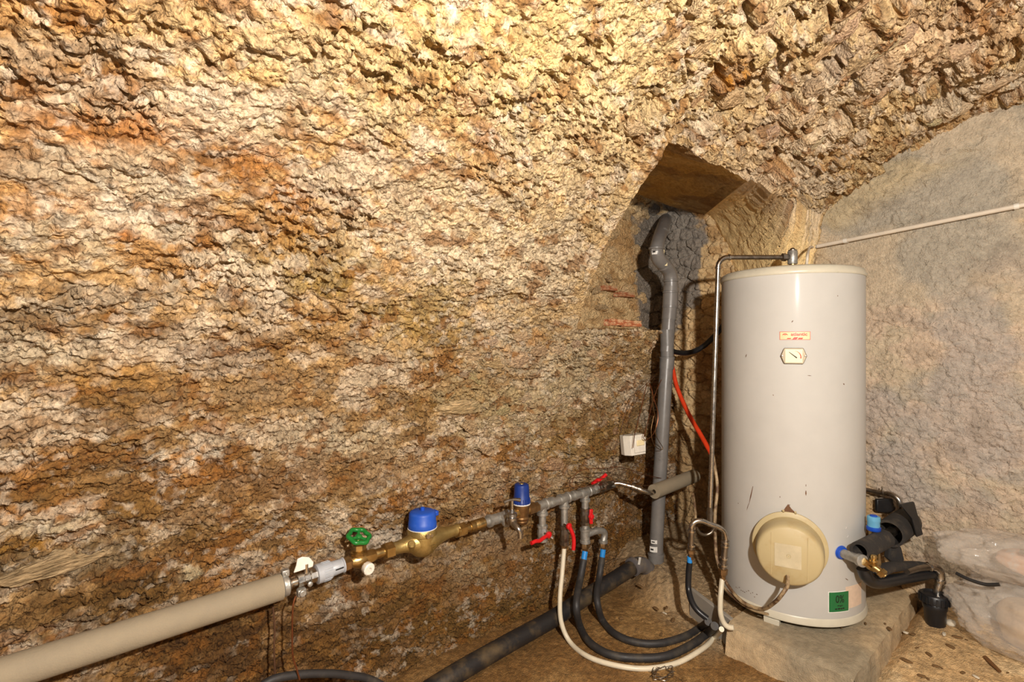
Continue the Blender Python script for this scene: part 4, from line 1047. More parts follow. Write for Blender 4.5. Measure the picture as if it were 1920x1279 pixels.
part('valve_handle', MB().prism(hp, .007, a + d * .020 + UP * .030 + OUT * -.002, d, UP), M['white'], cl, 'white butterfly handle', bevel=.0025)
part('screw', MB().lathe(a + d * .035 - UP * .014 + OUT * .018, OUT, [(0, .008), (.005, .008), (.007, .005)], 12), M['galv'], cl)
a, l, d = seg(592, 620)
mb = MB(); mb.lathe(a, d, [(0, .022), (.002, .031), (l * .4, .031), (l * .42, .029), (l, .028), (l + .002, .02)], 24)
for k in range(14):
    an = 2 * PI * k / 14; e = UP * math.cos(an) + d.cross(UP) * math.sin(an); mb.box(a + d * l * .6 + e * .0285, (l * .66, .006, .004), d, d.cross(e), e)
part('plastic_nut', mb, M['greyp'], cl, 'pale grey ribbed plastic nut')
a, l, d = seg(619, 644)
part('union_tail', MB().lathe(a, d, [(0, .022), (.003, .024), (l - .006, .022), (l - .004, .025), (l, .025)], 24).box(a + d * l * .5 + OUT * .0225, (l * .7, .003, .008), d), M['greyp'], cl)
part('slot', MB().box(a + d * l * .5 + OUT * .0236 + UP * .003, (l * .6, .003, .0035), d), M['ink'], cl, smooth=False)

sv = thing('stop_valve', tuple(axL(673)), 'brass stop valve with green handwheel left of the water meter', 'valve')
a, l, d = seg(643, 664)
part('hex_nut', MB().lathe(a, d, [(0, .020), (.003, .024), (l * .55, .024), (l * .6, .02), (l, .016)], 6), M['bronze'], sv)
c = axL(673)
part('body', MB().lathe(c - LX * .035, LX, [(0, .014), (.012, .02), (.03, .027), (.045, .027), (.06, .02), (.075, .018)], 20).cyl(c, c + UP * .03, .024, 20), M['brass'], sv)
part('bonnet', MB().lathe(c + UP * .02, UP, [(0, .028), (.010, .030), (.014, .022), (.018, .026), (.034, .026), (.038, .018), (.05, .012)], 8), M['brass'], sv)
part('stem', MB().cyl(c + UP * .05, c + UP * .082, .006, 10), M['brass'], sv)
wc_ = c + UP * .080
mb = MB(); n = 36; wa = V(.10, -.42, 1).normalized()
u_ = wa.orthogonal().normalized(); v_ = wa.cross(u_); rings = []
for k in range(n):
    an = 2 * PI * k / n; rr = .034 * (1 + .075 * math.cos(6 * an)); e = u_ * math.cos(an) + v_ * math.sin(an)
    rings.append(mb.ring(wc_ + e * rr, e, wa, .0078, 10))
for k in range(n): mb.bridge(rings[k], rings[(k + 1) % n], 10)
hw = part('handwheel', mb, M['green'], sv, 'green enamelled handwheel')
mb = MB()
for k in range(3):
    an = 2 * PI * k / 3 + .4; e = u_ * math.cos(an) + v_ * math.sin(an); mb.tube([wc_ - wa * .004, wc_ + e * .032], .005, 8)
mb.lathe(wc_ - wa * .012, wa, [(0, .010), (.014, .011), (.018, .006)], 12)
part('spokes', mb, M['green'], hw)
dc = c + OUT * .03 + LX * .012 - UP * .018
part('drain_boss', MB().cyl(c + LX * .006, dc, .014, 14), M['brass'], sv)
part('drain_cap', MB().lathe(dc, V(.12, -1, -.1), [(0, .018), (.003, .0205), (.020, .0205), (.023, .017), (.023, .007), (.010, .006)], 12), M['white'], sv, 'white ribbed drain cap')
a, l, d = seg(680, 703); part('hex_tail', MB().lathe(a, d, [(0, .018), (.004, .024), (l * .7, .024), (l, .02)], 6), M['brass'], sv)
a, l, d = seg(702, 722); part('nipple', MB().lathe(a, d, [(0, .017), (l, .017)], 20), M['brass'], sv)

wm = thing('water_meter', tuple(axL(795)), 'brass water meter with a blue lid on the pipe along the wall', 'water meter')
a, l, d = seg(719, 737); part('union_nut', MB().lathe(a, d, [(0, .022), (.003, .029), (l - .003, .029), (l, .024)], 6), M['brass'], wm)
mc = axL(792)
a0 = axL(736); a1 = axL(858); La = (a1 - a0).length
pr = []
for k in range(25):
    t = k / 24; f = math.exp(-((t - .47) / .22) ** 2)
    pr.append((La * t, .021 + .030 * f + (.003 if t < .04 or t > .96 else 0)))
mbody = MB().lathe(a0, LX, pr, 32)
part('body', mbody, M['gold'], wm)
part('bowl', MB().lathe(mc + UP * -.055, UP, [(0, .012), (.004, .030), (.016, .044), (.035, .050), (.06, .051), (.085, .050)], 36), M['gold'], wm)
part('ring', MB().lathe(mc + UP * .022, UP, [(0, .050), (.004, .055), (.026, .055), (.030, .052)], 40), M['gold'], wm)
lidc = mc + UP * .048
part('lid', MB().lathe(lidc, UP, [(0, .051), (.003, .053), (.022, .052), (.024, .0505), (.052, .0495), (.058, .047), (.062, .040), (.064, .01)], 40), M['bluedust'], wm, 'dusty blue plastic lid')
part('seal_ring', MB().lathe(lidc, UP, [(-.004, .0525), (-.002, .0545), (.002, .0545), (.003, .0525)], 40), M['stwhite'], wm)
part('lid_knob', MB().lathe(lidc + UP * .060, UP, [(0, .012), (.004, .011), (.005, .008), (.014, .008), (.016, .005)], 18), M['blue'], wm)
part('lid_hinge', MB().box(lidc + UP * .048 + V(.048, -.012, 0), (.014, .03, .018)), M['blue'], wm, bevel=.003)
part('seal_screw', MB().cyl(mc + V(-.012, -.05, .034), mc + V(-.012, -.062, .034), .008, 12).cyl(mc + V(.004, -.05, .034), mc + V(.004, -.060, .034), .006, 10), M['steel'], wm)
part('adjuster', MB().lathe(mc + V(-.062, -.028, .006), V(-.3, -.6, .8), [(-.02, .014), (.010, .014), (.014, .010)], 14), M['gold'], wm)
part('cast_mark', MB().box(mc + V(.020, -.0515, -.006), (.030, .003, .003), V(.93, .37, .15).normalized(), None, None).box(mc + V(.020, -.050, -.018), (.028, .003, .0025), V(.93, .37, .15).normalized()), M['gold'], wm, smooth=False)
a, l, d = seg(854, 872); part('union_nut', MB().lathe(a, d, [(0, .022), (.003, .027), (l - .003, .027), (l, .022)], 6), M['brass'], wm)
a, l, d = seg(871, 890); part('union_tail', MB().lathe(a, d, [(0, .017), (l * .5, .017), (l * .5 + .001, .022), (l, .022)], 20), M['brass'], wm)
a, l, d = seg(888, 908); part('sleeve', MB().lathe(a, d, [(0, .020), (.003, .022), (l - .003, .022), (l, .018)], 24), M['brass'], wm)

tt = thing('pipe_tee', tuple(axL(933)), 'galvanised tee carrying the chrome tap right of the water meter', 'fitting')
a, l, d = seg(906, 918); part('nipple', MB().lathe(a, d, [(0, .0165), (l, .0165)], 18), M['galv'], tt)
a, l, d = seg(915, 953); part('run', MB().lathe(a, d, [(0, .020), (.002, .026), (.014, .026), (.017, .022), (l - .017, .022), (l - .014, .026), (l - .002, .026), (l, .02)], 24), M['galv'], tt)
tc_ = axL(938)
part('branch', MB().lathe(tc_, V(.15, -1, -.12), [(0, .020), (.030, .021), (.032, .026), (.044, .026), (.046, .02)], 24), M['galv'], tt)

tap = thing('water_tap', tuple(tc_ + V(0, -.1, -.05)), 'old chrome bib tap with cross handle on the galvanised tee', 'tap')
t0 = tc_ + V(.006, -.045, -.006); t1 = atY(960, 974, YL - .10)
part('barrel', MB().tube([t0, t0 * .5 + t1 * .5, t1], .014, 18, [.014, .015, .018]), M['bronze'], tap)
part('body', MB().lathe(t1 + V(0, 0, -.02), V(0, 0, 1), [(0, .016), (.008, .02), (.026, .02), (.03, .016), (.034, .021), (.044, .020), (.048, .011), (.06, .009)], 18), M['chrome'], tap)
sps = spline([t1 + V(0, 0, -.008), atY(966, 985, YL - .125), atY(972, 992, YL - .145), atY(975, 1000, YL - .15), atY(975, 1009, YL - .15)], 6)
part('spout', MB().tube(sps, .011, 16, [.014 + (.010 - .014) * min(1, k / 14) for k in range(len(sps))]), M['chrome'], tap)
hs = t1 + V(0, 0, .035)
part('handle', MB().tube([hs, hs + V(0, 0, .040)], .007, 12).tube([hs + V(-.034, .01, .038), hs + V(-.012, .003, .044), hs + V(.012, -.003, .044), hs + V(.034, -.01, .038)], .006, 10, [.008, .0055, .0055, .008]), M['chrome'], tap)

rd = thing('pressure_reducer', tuple(axL(978)), 'brass pressure reducer with a tall dark blue cap left of the manifold', 'pressure reducer')
rc = axL(978)
part('body', MB().lathe(rc - UP * .055, UP, [(0, .010), (.004, .024), (.016, .031), (.020, .028), (.030, .033), (.036, .029), (.052, .032), (.07, .034), (.076, .036), (.090, .036), (.094, .03)], 28), M['bronze'], rd)
a, l, d = seg(950, 990); part('inlet', MB().lathe(a, d, [(0, .019), (.012, .021), (l, .021)], 18), M['brass'], rd)
cp = rc + UP * .036
mb = MB().lathe(cp, UP, [(0, .037), (.010, .037), (.014, .0345), (.070, .0325), (.082, .030), (.085, .026), (.085, .010)], 32)
for k in range(18):
    an = 2 * PI * k / 18; e = V(math.cos(an), math.sin(an), 0); mb.box(cp + e * .036 + UP * .012, (.004, .004, .022), e, V(-e.y, e.x, 0), UP)
part('cap', mb, M['navy'], rd, 'tall dark blue plastic cap')
part('cap_ring', MB().lathe(cp, UP, [(-.003, .036), (-.002, .0385), (.002, .0385), (.003, .036)], 32), M['stwhite'], rd)
part('cap_screw', MB().lathe(cp + UP * .083, UP, [(0, .010), (.004, .009), (.005, .006)], 14), M['gold'], rd)
a, l, d = seg(988, 1013); part('outlet_nut', MB().lathe(a, d, [(0, .018), (.004, .026), (l * .55, .026), (l * .6, .022), (l, .022)], 6), M['bronze'], rd)

# manifold with three branches
mf = thing('pipe_manifold', tuple(axL(1070)), 'galvanised iron manifold of tees with branches hanging down', 'manifold')
a, l, d = seg(1008, 1150); part('run', MB().lathe(a, d, [(0, .019), (l, .019)], 24), M['galv'], mf)
def tee(px, w=9):
    a, l, d = seg(px - w, px + w)
    t = part('tee', MB().lathe(a, d, [(0, .020), (.002, .0255), (.012, .0255), (.015, .022), (l - .015, .022), (l - .012, .0255), (l - .002, .0255), (l, .020)], 24).lathe(axL(px), -UP, [(0, .020), (.03, .020), (.032, .0255), (.044, .0255), (.046, .019)], 24), M['galv'], mf)
    return axL(px)
c1 = tee(1017); c2 = tee(1058); c3 = tee(1097)
for px in (1034, 1077, 1116): a, l, d = seg(px, px + 3); part('socket', MB().lathe(a, d, [(-.012, .019), (-.010, .0235), (.010, .0235), (.012, .019)], 24), M['galv'], mf)
a, l, d = seg(1128, 1150); part('end_nut', MB().lathe(a, d, [(0, .020), (.004, .027), (.03, .027), (.034, .023), (l, .020)], 6), M['dullsteel'], mf)
def down(c, px, py): p = atY(px, py, YL); return V(c.x, c.y, p.z)
b1 = down(c1, 1018, 1006); b2 = down(c2, 1058, 1022); b3 = down(c3, 1096, 980)
part('branch_pipe', MB().cyl(c1, b1 + UP * .03, .0165, 20), M['galv'], mf); part('branch_pipe', MB().cyl(c2, b2 + UP * .09, .0165, 20), M['galv'], mf); part('branch_pipe', MB().cyl(c3, b3, .0175, 20), M['galv'], mf)

def lever_valve(name, top, bot, r, label, m):
    t = thing(name, tuple(bot), label, 'valve', 'red handled ball valves of the manifold')
    L = (top - bot).length; ax = (bot - top).normalized()
    part('body', MB().lathe(top, ax, [(0, r * .9), (.002, r * 1.35), (L * .18, r * 1.35), (L * .2, r * 1.1), (L * .4, r * 1.3), (L * .6, r * 1.3), (L * .8, r * 1.1), (L * .82, r * 1.35), (L - .002, r * 1.35), (L, r * .8)], 8), m, t)
    return t
v1 = lever_valve('ball_valve', b1 + UP * .055, b1 - UP * .022, .018, 'ball valve whose red lever points left and down, nearest the chrome tap', M['galv'])
def lever(t, pivot, pts, w, th):
    part('stem', MB().cyl(pivot - OUT * .03, pivot + OUT * .006, .007, 10), M['steel'], t)
    mb = MB(); P = spline(pts, 5)
    mb.tube(P, w, 10)
    lv = part('lever', mb, M['red'], t, 'red lever')
    part('hub', MB().lathe(pivot - OUT * .006, OUT, [(0, .014), (.010, .015), (.014, .010), (.015, .004)], 14), M['red'], lv)
pv = atY(1029, 1003, YL - .045); lever(v1, pv, [pv, atY(1020, 1008, YL - .05), atY(1012, 1014, YL - .055), atY(1004, 1015, YL - .058), atY(996, 1019, YL - .058)], .0085, .003)
part('outlet', MB().cyl(pv + V(.006, .01, -.004), pv + V(.02, -.004, -.02), .009, 12), M['steel'], v1)
v2 = lever_valve('ball_valve', b2 + UP * .095, b2 + UP * .0, .0165, 'ball valve whose long red lever hangs down beside the white hose', M['dullsteel'])
pv = atY(1067, 987, YL - .045); lever(v2, pv, [pv, atY(1071, 995, YL - .05), atY(1075, 1006, YL - .055), atY(1076, 1018, YL - .057), atY(1075, 1031, YL - .057)], .0095, .003)
v3 = lever_valve('ball_valve', c3 - UP * .075, c3 - UP * .16, .0175, 'ball valve with upright red butterfly handle on the rightmost branch', M['dullsteel'])
pv = atY(1107, 968, YL - .03)
part('stem', MB().cyl(pv - OUT * .03, pv + OUT * .004, .007, 10), M['steel'], v3)
bl = part('butterfly', MB().prism([(-.008, .035), (.010, .035), (.009, .010), (.013, 0), (.009, -.010), (.010, -.036), (-.008, -.036), (-.010, -.008), (-.014, 0), (-.010, .010)], .010, pv, V(.9, -.3, 0).normalized(), UP), M['red'], v3, 'red butterfly handle', bevel=.003)
part('hub', MB().lathe(pv + OUT * .004, V(-.2, -1, 0), [(0, .013), (.010, .012), (.013, .006)], 12), M['red'], bl)
v4 = lever_valve('ball_valve', axL(1118), axL(1132), .0195, 'ball valve with small red butterfly handle on top of the manifold end', M['dullsteel'])
pv = axL(1122) + UP * .034
part('stem', MB().cyl(pv - UP * .02, pv, .006, 10), M['steel'], v4)
part('butterfly', MB().tube(spline([pv + V(-.045, .0, -.004), pv + V(-.02, 0, .004), pv + V(0, 0, .008), pv + V(.03, 0, .012), pv + V(.055, -.005, .026)], 4), .009, 10, None).lathe(pv, UP, [(0, .013), (.012, .013), (.016, .007)], 12), M['red'], v4, 'red butterfly handle')
# lower cross tee on branch three with side elbow
lt = thing('branch_tee', tuple(down(c3, 1096, 1022)), 'galvanised lower tee with a side elbow over the two black hoses', 'fitting')
e0 = down(c3, 1096, 990); e1 = down(c3, 1096, 1018)
part('run', MB().lathe(e0, -UP, [(-.02, .0175), (0, .0185), (.002, .026), (.014, .026), (.017, .023), ((e0 - e1).z - .014, .023), ((e0 - e1).z - .011, .026), ((e0 - e1).z, .026), ((e0 - e1).z + .002, .018)], 24), M['galv'], lt)
sm = (e0 + e1) / 2; s2 = atY(1131, 998, YL - .02); s3 = V(s2.x, s2.y, atY(1132, 1015, YL - .02).z)
part('side_elbow', MB().tube(spline([sm, sm * .4 + s2 * .6 + UP * .012, s2 + UP * .004, s2 * .6 + s3 * .4 + V(.01, 0, 0), s3], 6), .0165, 18).lathe(s3 + UP * .008, -UP, [(0, .018), (.002, .0225), (.014, .0225), (.016, .018)], 20), M['galv'], lt)
for p in (e1, s3): part('brass_ferrule', MB().lathe(p - UP * .004, -UP, [(0, .018), (.004, .021), (.022, .021), (.026, .014), (.04, .012)], 6), M['bronze'], lt, 'brass ferrule')
f2p = b2 - UP * .0
part('brass_ferrule', MB().lathe(f2p, -UP, [(0, .016), (.012, .016), (.016, .0105), (.03, .010)], 6), M['bronze'], v2, 'brass hose ferrule')

# pipe crossing to the short insulated stub
cr = thing('crossover_pipe', tuple(atY(1185, 912, 1.58)), 'short bent steel pipe joining the manifold end to a beige insulated stub', 'pipe')
cps = spline([axL(1146), atY(1158, 906, 1.63), atY(1172, 909, 1.60), atY(1186, 913, 1.57), atY(1205, 920, 1.53), atY(1220, 924, 1.51), atY(1236, 922, 1.50)], 6)
part('pipe', MB().tube(cps, .0125, 16), M['steel'], cr)
pc_ = atY(1192, 915, 1.555); dcc = (atY(1205, 920, 1.53) - atY(1186, 913, 1.57)).normalized()
part('clamp', MB().lathe(pc_ - dcc * .025, dcc, [(0, .014), (.002, .018), (.016, .018), (.018, .015), (.032, .015), (.034, .018), (.05, .018), (.052, .014)], 16), M['dullsteel'], cr)
sa = atY(1226, 922, 1.50); sb = sa + V(.40, .0, .012)
part('foam_sleeve', MB().pipe_end(sa, sb, .036, .012, 30), M['foam'], cr, 'beige foam sleeve')
part('inner_pipe', MB().cyl(sa + V(.01, 0, 0), sb - V(.006, 0, 0), .013, 16), M['dullsteel'], cr)

# ------------------------------------------------------------------ mixing group left of the tank
MD = 2.30
mg = thing('mixing_group', tuple(atD(1330, 1040, MD)), 'steel two legged branch group at the foot of the riser pipe', 'pipe')
def D_(px, py, dd=0): return atD(px, py, MD + dd)
part('yoke', MB().tube(spline([D_(1297, 1000), D_(1297, 986), D_(1304, 978), D_(1316, 977), D_(1332, 983), D_(1346, 988), D_(1357, 996), D_(1361, 1010), D_(1361, 1018)], 6), .0115, 16), M['steel'], mg)
part('centre_leg', MB().tube([pt_bot + V(0, 0, .02), D_(1331, 984)], .0125, 16).lathe(pt_bot + V(0, 0, .006), -UP, [(0, .012), (.002, .016), (.014, .016), (.016, .012)], 16), M['dullsteel'], mg)
a, b = D_(1297, 990), D_(1295, 1036); part('left_leg', MB().tube([a, b], .0125, 16), M['dullsteel'], mg)
for y in (993, 1020): part('collar', MB().lathe(D_(1296.5, y), -UP, [(0, .0125), (.002, .0175), (.010, .0175), (.012, .0125)], 16), M['steel'], mg)
part('left_ferrule', MB().lathe(D_(1295.5, 1030), -UP, [(0, .014), (.003, .019), (.018, .019), (.022, .014), (.045, .012)], 6), M['bronze'], mg)
a, b = D_(1361, 1012), D_(1355, 1076); part('right_leg', MB().tube([a, b], .0135, 16), M['dullsteel'], mg)
for x, y in ((1360.5, 1014), (1360, 1021), (1358, 1044), (1357, 1057)): part('collar', MB().lathe(D_(x, y), V(-.05, 0, -1), [(0, .0135), (.002, .019), (.010, .019), (.012, .0135)], 16), M['steel'], mg)
part('right_ferrule', MB().lathe(D_(1356, 1066), V(-.05, 0, -1), [(0, .015), (.003, .020), (.026, .018), (.03, .013), (.05, .011)], 6), M['bronze'], mg)
part('flexible_tail', MB().tube(spline([D_(1306, 990, .03), D_(1312, 999, .04), D_(1322, 1003, .05), D_(1334, 998, .05), D_(1340, 985, .05)], 6), .007, 10), M['dullsteel'], mg)
solo('twisted_cord', MB().tube(spline([atD(1299, 925, 2.5), atD(1303, 950, 2.5), atD(1304, 975, 2.45), atD(1300, 1000, 2.42)], 6), .006, 8), M['cable'], 'short dark flex hanging behind the left leg of the branch group', 'cord')
# heater cable
cpts = [atD(1336, 850, 2.42), atD(1341, 880, 2.42), atD(1345, 915, 2.40), atD(1341, 960, 2.38), atD(1341, 1010, 2.36), atD(1345, 1050, 2.34), atD(1360, 1090, 2.30)]
cpts += [atD(1390, 1127, 2.2), atD(1428, 1142, 2.12), atD(1452, 1130, 2.02), atD(1468, 1112, 1.98), atD(1476, 1098, 1.99), atD(1477, 1080, 2.02)]
solo('heater_cable', MB().tube(spline(cpts, 8), .0075, 10), M['cable'], 'dirty pale cable from the element cover round the left foot of the tank', 'cable')
cp2 = [atD(1352, 1096, 2.31), atD(1380, 1124, 2.24), atD(1410, 1143, 2.17), atD(1440, 1152, 2.10)]
for p in cp2: p.z = max(p.z, PL_Z + .012)
solo('floor_flex', MB().tube(spline(cp2, 6), .006, 8), M['cable'], 'stained flex lying on the plinth under the heater cable', 'cable')

# ------------------------------------------------------------------ hoses between manifold and mixing group
def floor_pts(pp, r):
    out = []
    for x, y in pp:
        p = atZ(x, y, r)
        for _ in range(3): p = atZ(x, y, fz(p) + r)
        out.append(p)
    return out
def hose(name, head, mid, onfloor, r, m, label, tailpts=(), blue=None, cat='hose'):
    P = [head] + mid + floor_pts(onfloor, r) + list(tailpts)
    P = spline(P, 7)
    t = thing(name, tuple(floor_pts(onfloor[len(onfloor) // 2:][:1], 0)[0]), label, cat, 'hoses between manifold and tank')
    hd = (P[2] - P[0]).normalized()
    if blue: P[0] = P[0] + hd * .03
    part('tube', MB().tube([P[0]] + [q for q in P[1:] if not blue or (q - P[0]).dot(hd) > .004], r, 16), m, t)
    if blue: part('blue_end', MB().tube([head + UP * .008, P[0] + hd * .01], r * .86, 14), M['tape'], t, 'blue inner pipe showing at the end')
    return t
hose('white_hose', f2p - UP * .012, [atY(1054, 1075, 1.63), atY(1050, 1120, 1.60), atY(1052, 1165, 1.575)], [(1068, 1203), (1100, 1230), (1150, 1247), (1210, 1254), (1270, 1243), (1318, 1216), (1340, 1195), (1353, 1180)], .0105, M['hose'], 'white hose sweeping in the widest loop over the earth floor')
h1 = e1 - UP * .05; h2 = s3 - UP * .046
hose('insulated_hose', h1, [atY(1088, 1085, 1.63), atY(1082, 1115, 1.575), atY(1081, 1145, 1.545)], [(1088, 1176), (1105, 1204), (1140, 1226), (1190, 1234), (1250, 1230), (1300, 1207), (1326, 1188), (1340, 1174)], .0165, M['rubber'], 'dusty black insulated hose hanging from the lower tee, outer of the two dark loops', blue=True)
hose('insulated_hose', h2, [atY(1124, 1080, 1.62), atY(1119, 1110, 1.57), atY(1121, 1135, 1.535)], [(1130, 1164), (1155, 1190), (1195, 1205), (1240, 1206), (1285, 1193), (1314, 1176), (1328, 1166)], .0155, M['rubber'], 'dusty black insulated hose hanging from the side elbow, inner of the two dark loops', blue=True)
lh = D_(1293, 1052)
P = spline([lh - UP * .006, D_(1291, 1078), D_(1291, 1105, -.01), D_(1297, 1128, -.05), D_(1308, 1145, -.08), D_(1326, 1160, -.10)], 7)
t = thing('insulated_hose', tuple(P[-1]), 'black hose dropping from the left leg of the steel branch group', 'hose', 'hoses between manifold and tank')
part('tube', MB().tube(P, .013, 14), M['black'], t); part('blue_end', MB().tube([lh + UP * .02, lh, lh - UP * .01], .011, 14), M['tape'], t, 'blue inner pipe showing at the end')
P = spline([D_(1354, 1086), D_(1351, 1120, -.03), D_(1351, 1150, -.09), D_(1357, 1168, -.14), D_(1366, 1176, -.16), D_(1376, 1177, -.17)], 7)
t = thing('white_hose', tuple(P[-1]), 'short white hose dropping from the right leg of the steel branch group', 'hose', 'hoses between manifold and tank')
part('tube', MB().tube(P, .011, 14), M['hose'], t)

# ------------------------------------------------------------------ drips and leads lower left
solo('bonding_wire', MB().tube(spline([axL(548) - UP * .03 + OUT * .03, atY(549, 1140, 1.62), atY(548, 1190, 1.63), atY(549, 1230, 1.64), atY(556, 1254, 1.64), atY(562, 1275, 1.64)], 6), .0028, 8), M['copper'], 'brown bonding wire hanging from the clamp by the insulated pipe end', 'wire')
solo('hanging_lead', MB().tube(spline([atY(512, 1138, 1.70), atY(515, 1180, 1.70), atY(514, 1220, 1.70), atY(517, 1285, 1.70)], 6), .0028, 8), M['darkwire'], 'thin dark lead hanging on the wall below the insulated pipe', 'wire')
solo('black_cable', MB().tube(spline([atY(440, 1330, 1.66), atY(500, 1280, 1.66), atY(545, 1267, 1.66), atY(600, 1263, 1.66), atY(650, 1266, 1.66), atY(705, 1279, 1.66), atY(780, 1330, 1.66)], 8), .0125, 14), M['rubber'], 'thick black cable arching along the bottom edge of the left wall', 'cable')

# ------------------------------------------------------------------ safety group and drain right of the tank
sg = thing('safety_group', tuple(atD(1640, 1060, 2.1)), 'safety valve group with blue union and brass drain at the lower right of the tank', 'valve')
th_, z_ = hitT(1577, 1036); n_ = tn(th_); u0 = tp(th_, z_, TR - .005)
part('blue_union', MB().lathe(u0, n_, [(0, .027), (.006, .028), (.010, .025), (.016, .024), (.020, .016)], 28), M['blue'], sg, 'blue dielectric union')
part('union_washer', MB().lathe(u0, n_, [(-.004, .031), (.004, .031), (.006, .027)], 28), M['greyp'], sg)
g0 = u0 + n_ * .015; g1 = atD(1617, 1052, 1.985)
part('elbow', MB().tube([g0, g0 * .5 + g1 * .5, g1], .0185, 20).lathe(g1, (g1 - g0).normalized(), [(-.018, .019), (-.016, .024), (.002, .024), (.004, .018)], 20), M['galv'], sg)
gd = (g1 - g0).normalized(); g2 = atD(1636, 1062, 1.99)
part('nipple', MB().tube([g1, g2], .015, 14).lathe(g2 - gd * .01, gd, [(0, .020), (.016, .020)], 6), M['brass'], sg)
g3 = atD(1639, 1046, 2.03)
part('valve_body', MB().tube(spline([g2, atD(1642, 1056, 2.03), atD(1641, 1046, 2.06), atD(1640, 1022, 2.12), atD(1639, 1006, 2.13), atD(1638, 994, 2.13)], 5), .018, 18), M['brass'], sg)
k0 = atD(1638, 998, 2.13)
part('cap_ring', MB().lathe(k0 + UP * .008, UP, [(0, .024), (.003, .026), (.014, .026), (.016, .022)], 24), M['blue'], sg)
kc = MB().lathe(k0 + UP * .022, UP, [(0, .021), (.006, .023), (.022, .022), (.026, .024), (.042, .0235), (.045, .020)], 24)
part('cap', kc, M['cyan'], sg, 'pale blue valve cap'); part('cap_button', MB().lathe(k0 + UP * .066, UP, [(0, .013), (.005, .013), (.006, .009)], 20), M['blue'], sg)
d0 = atD(1637, 1060, 1.97)
part('drain_knob', MB().lathe(d0 + UP * .0, V(.1, -.05, 1), [(0, .014), (.008, .016), (.010, .010), (.016, .015), (.022, .015), (.024, .009), (.032, .011), (.038, .010), (.040, .006)], 16), M['brass'], sg, 'brass drain knob')
d1 = atD(1652, 1073, 1.95); part('drain_outlet', MB().tube([d0 - UP * .004, d1], .013, 14).lathe(d1, (d1 - d0).normalized(), [(-.006, .014), (-.004, .019), (.012, .019), (.014, .014)], 6).lathe(d1 + (d1 - d0).normalized() * .012, (d1 - d0).normalized(), [(0, .010), (.006, .009)], 12), M['brass'], sg)
# foam sleeves
fs = thing('foam_sleeve', tuple(atD(1640, 1015, 2.16)), 'short dark foam tube behind the pale blue valve cap', 'foam tube', 'dark foam tubes right of the tank')
fa, fb = atD(1612, 1034, 2.02), atD(1659, 1010, 2.13); part('tube', MB().pipe_end(fb, fa, .037, .026, 28), M['blackfoam'], fs)
fs = thing('foam_sleeve', tuple(atD(1685, 985, 2.3)), 'large dark foam tube slanting up towards the end wall', 'foam tube', 'dark foam tubes right of the tank')
fa, fb = atD(1667, 1001, 2.20), atD(1700, 978, 2.36); part('tube', MB().pipe_end(fb, fa, .057, .047, 28), M['blackfoam'], fs)
part('inner_pipe', MB().cyl(atD(1650, 1012, 2.14), fb, .02, 16), M['dullsteel'], fs)
flp = [atD(1687, 946, 2.19), atD(1714, 941, 2.23), atD(1731, 1003, 2.23), atD(1719, 1008, 2.21), atD(1708, 972, 2.19)]
mb = MB(); nf = V(-.9, -.4, .1).normalized() * .02
for p in flp: mb.v.append(p)
for p in flp: mb.v.append(p - nf)
mb.f = [(4, 3, 2, 1, 0), (5, 6, 7, 8, 9)] + [(k, (k + 1) % 5, 5 + (k + 1) % 5, 5 + k) for k in range(5)]
solo('foam_offcut', mb, M['black'], 'flat angular black foam offcut at the end of the large foam tube', 'foam', smooth=False, bevel=.004)
solo('foam_offcut', MB().prism([(-.02, .05), (.03, .03), (.045, -.03), (.01, -.055), (-.03, -.02)], .03, atD(1668, 1034, 2.24), V(.8, -.6, 0).normalized(), UP), M['blackfoam'], 'dark foam scrap hanging under the large foam tube', 'foam', bevel=.006)
solo('foam_offcut', MB().prism([(-.06, .03), (.045, .035), (.05, -.01), (.0, -.04), (-.06, -.03)], .02, atD(1662, 946, 2.52), V(.75, -.66, 0).normalized(), UP), M['black'], 'black foam scrap behind the steel elbow by the tank', 'foam', bevel=.005)
ep = thing('elbow_pipe', tuple(atD(1688, 950, 2.42)), 'thin steel pipe with elbow coming from behind the tank into the foam tube', 'pipe')
part('pipe', MB().tube(spline([atD(1600, 914, 2.56), atD(1622, 918, 2.54), atD(1652, 924, 2.48), atD(1668, 926, 2.44)], 5), .0105, 14), M['dullsteel'], ep)
part('bend', MB().tube(spline([atD(1664, 925, 2.45), atD(1676, 929, 2.42), atD(1686, 939, 2.40), atD(1688, 956, 2.40), atD(1688, 968, 2.40)], 5), .0125, 14), M['steel'], ep)
q = atD(1654, 924, 2.475); part('collar', MB().lathe(q, V(.6, -.8, 0), [(-.006, .011), (-.004, .0145), (.004, .0145), (.006, .011)], 14).cyl(q, q + UP * .03, .003, 6), M['steel'], ep)
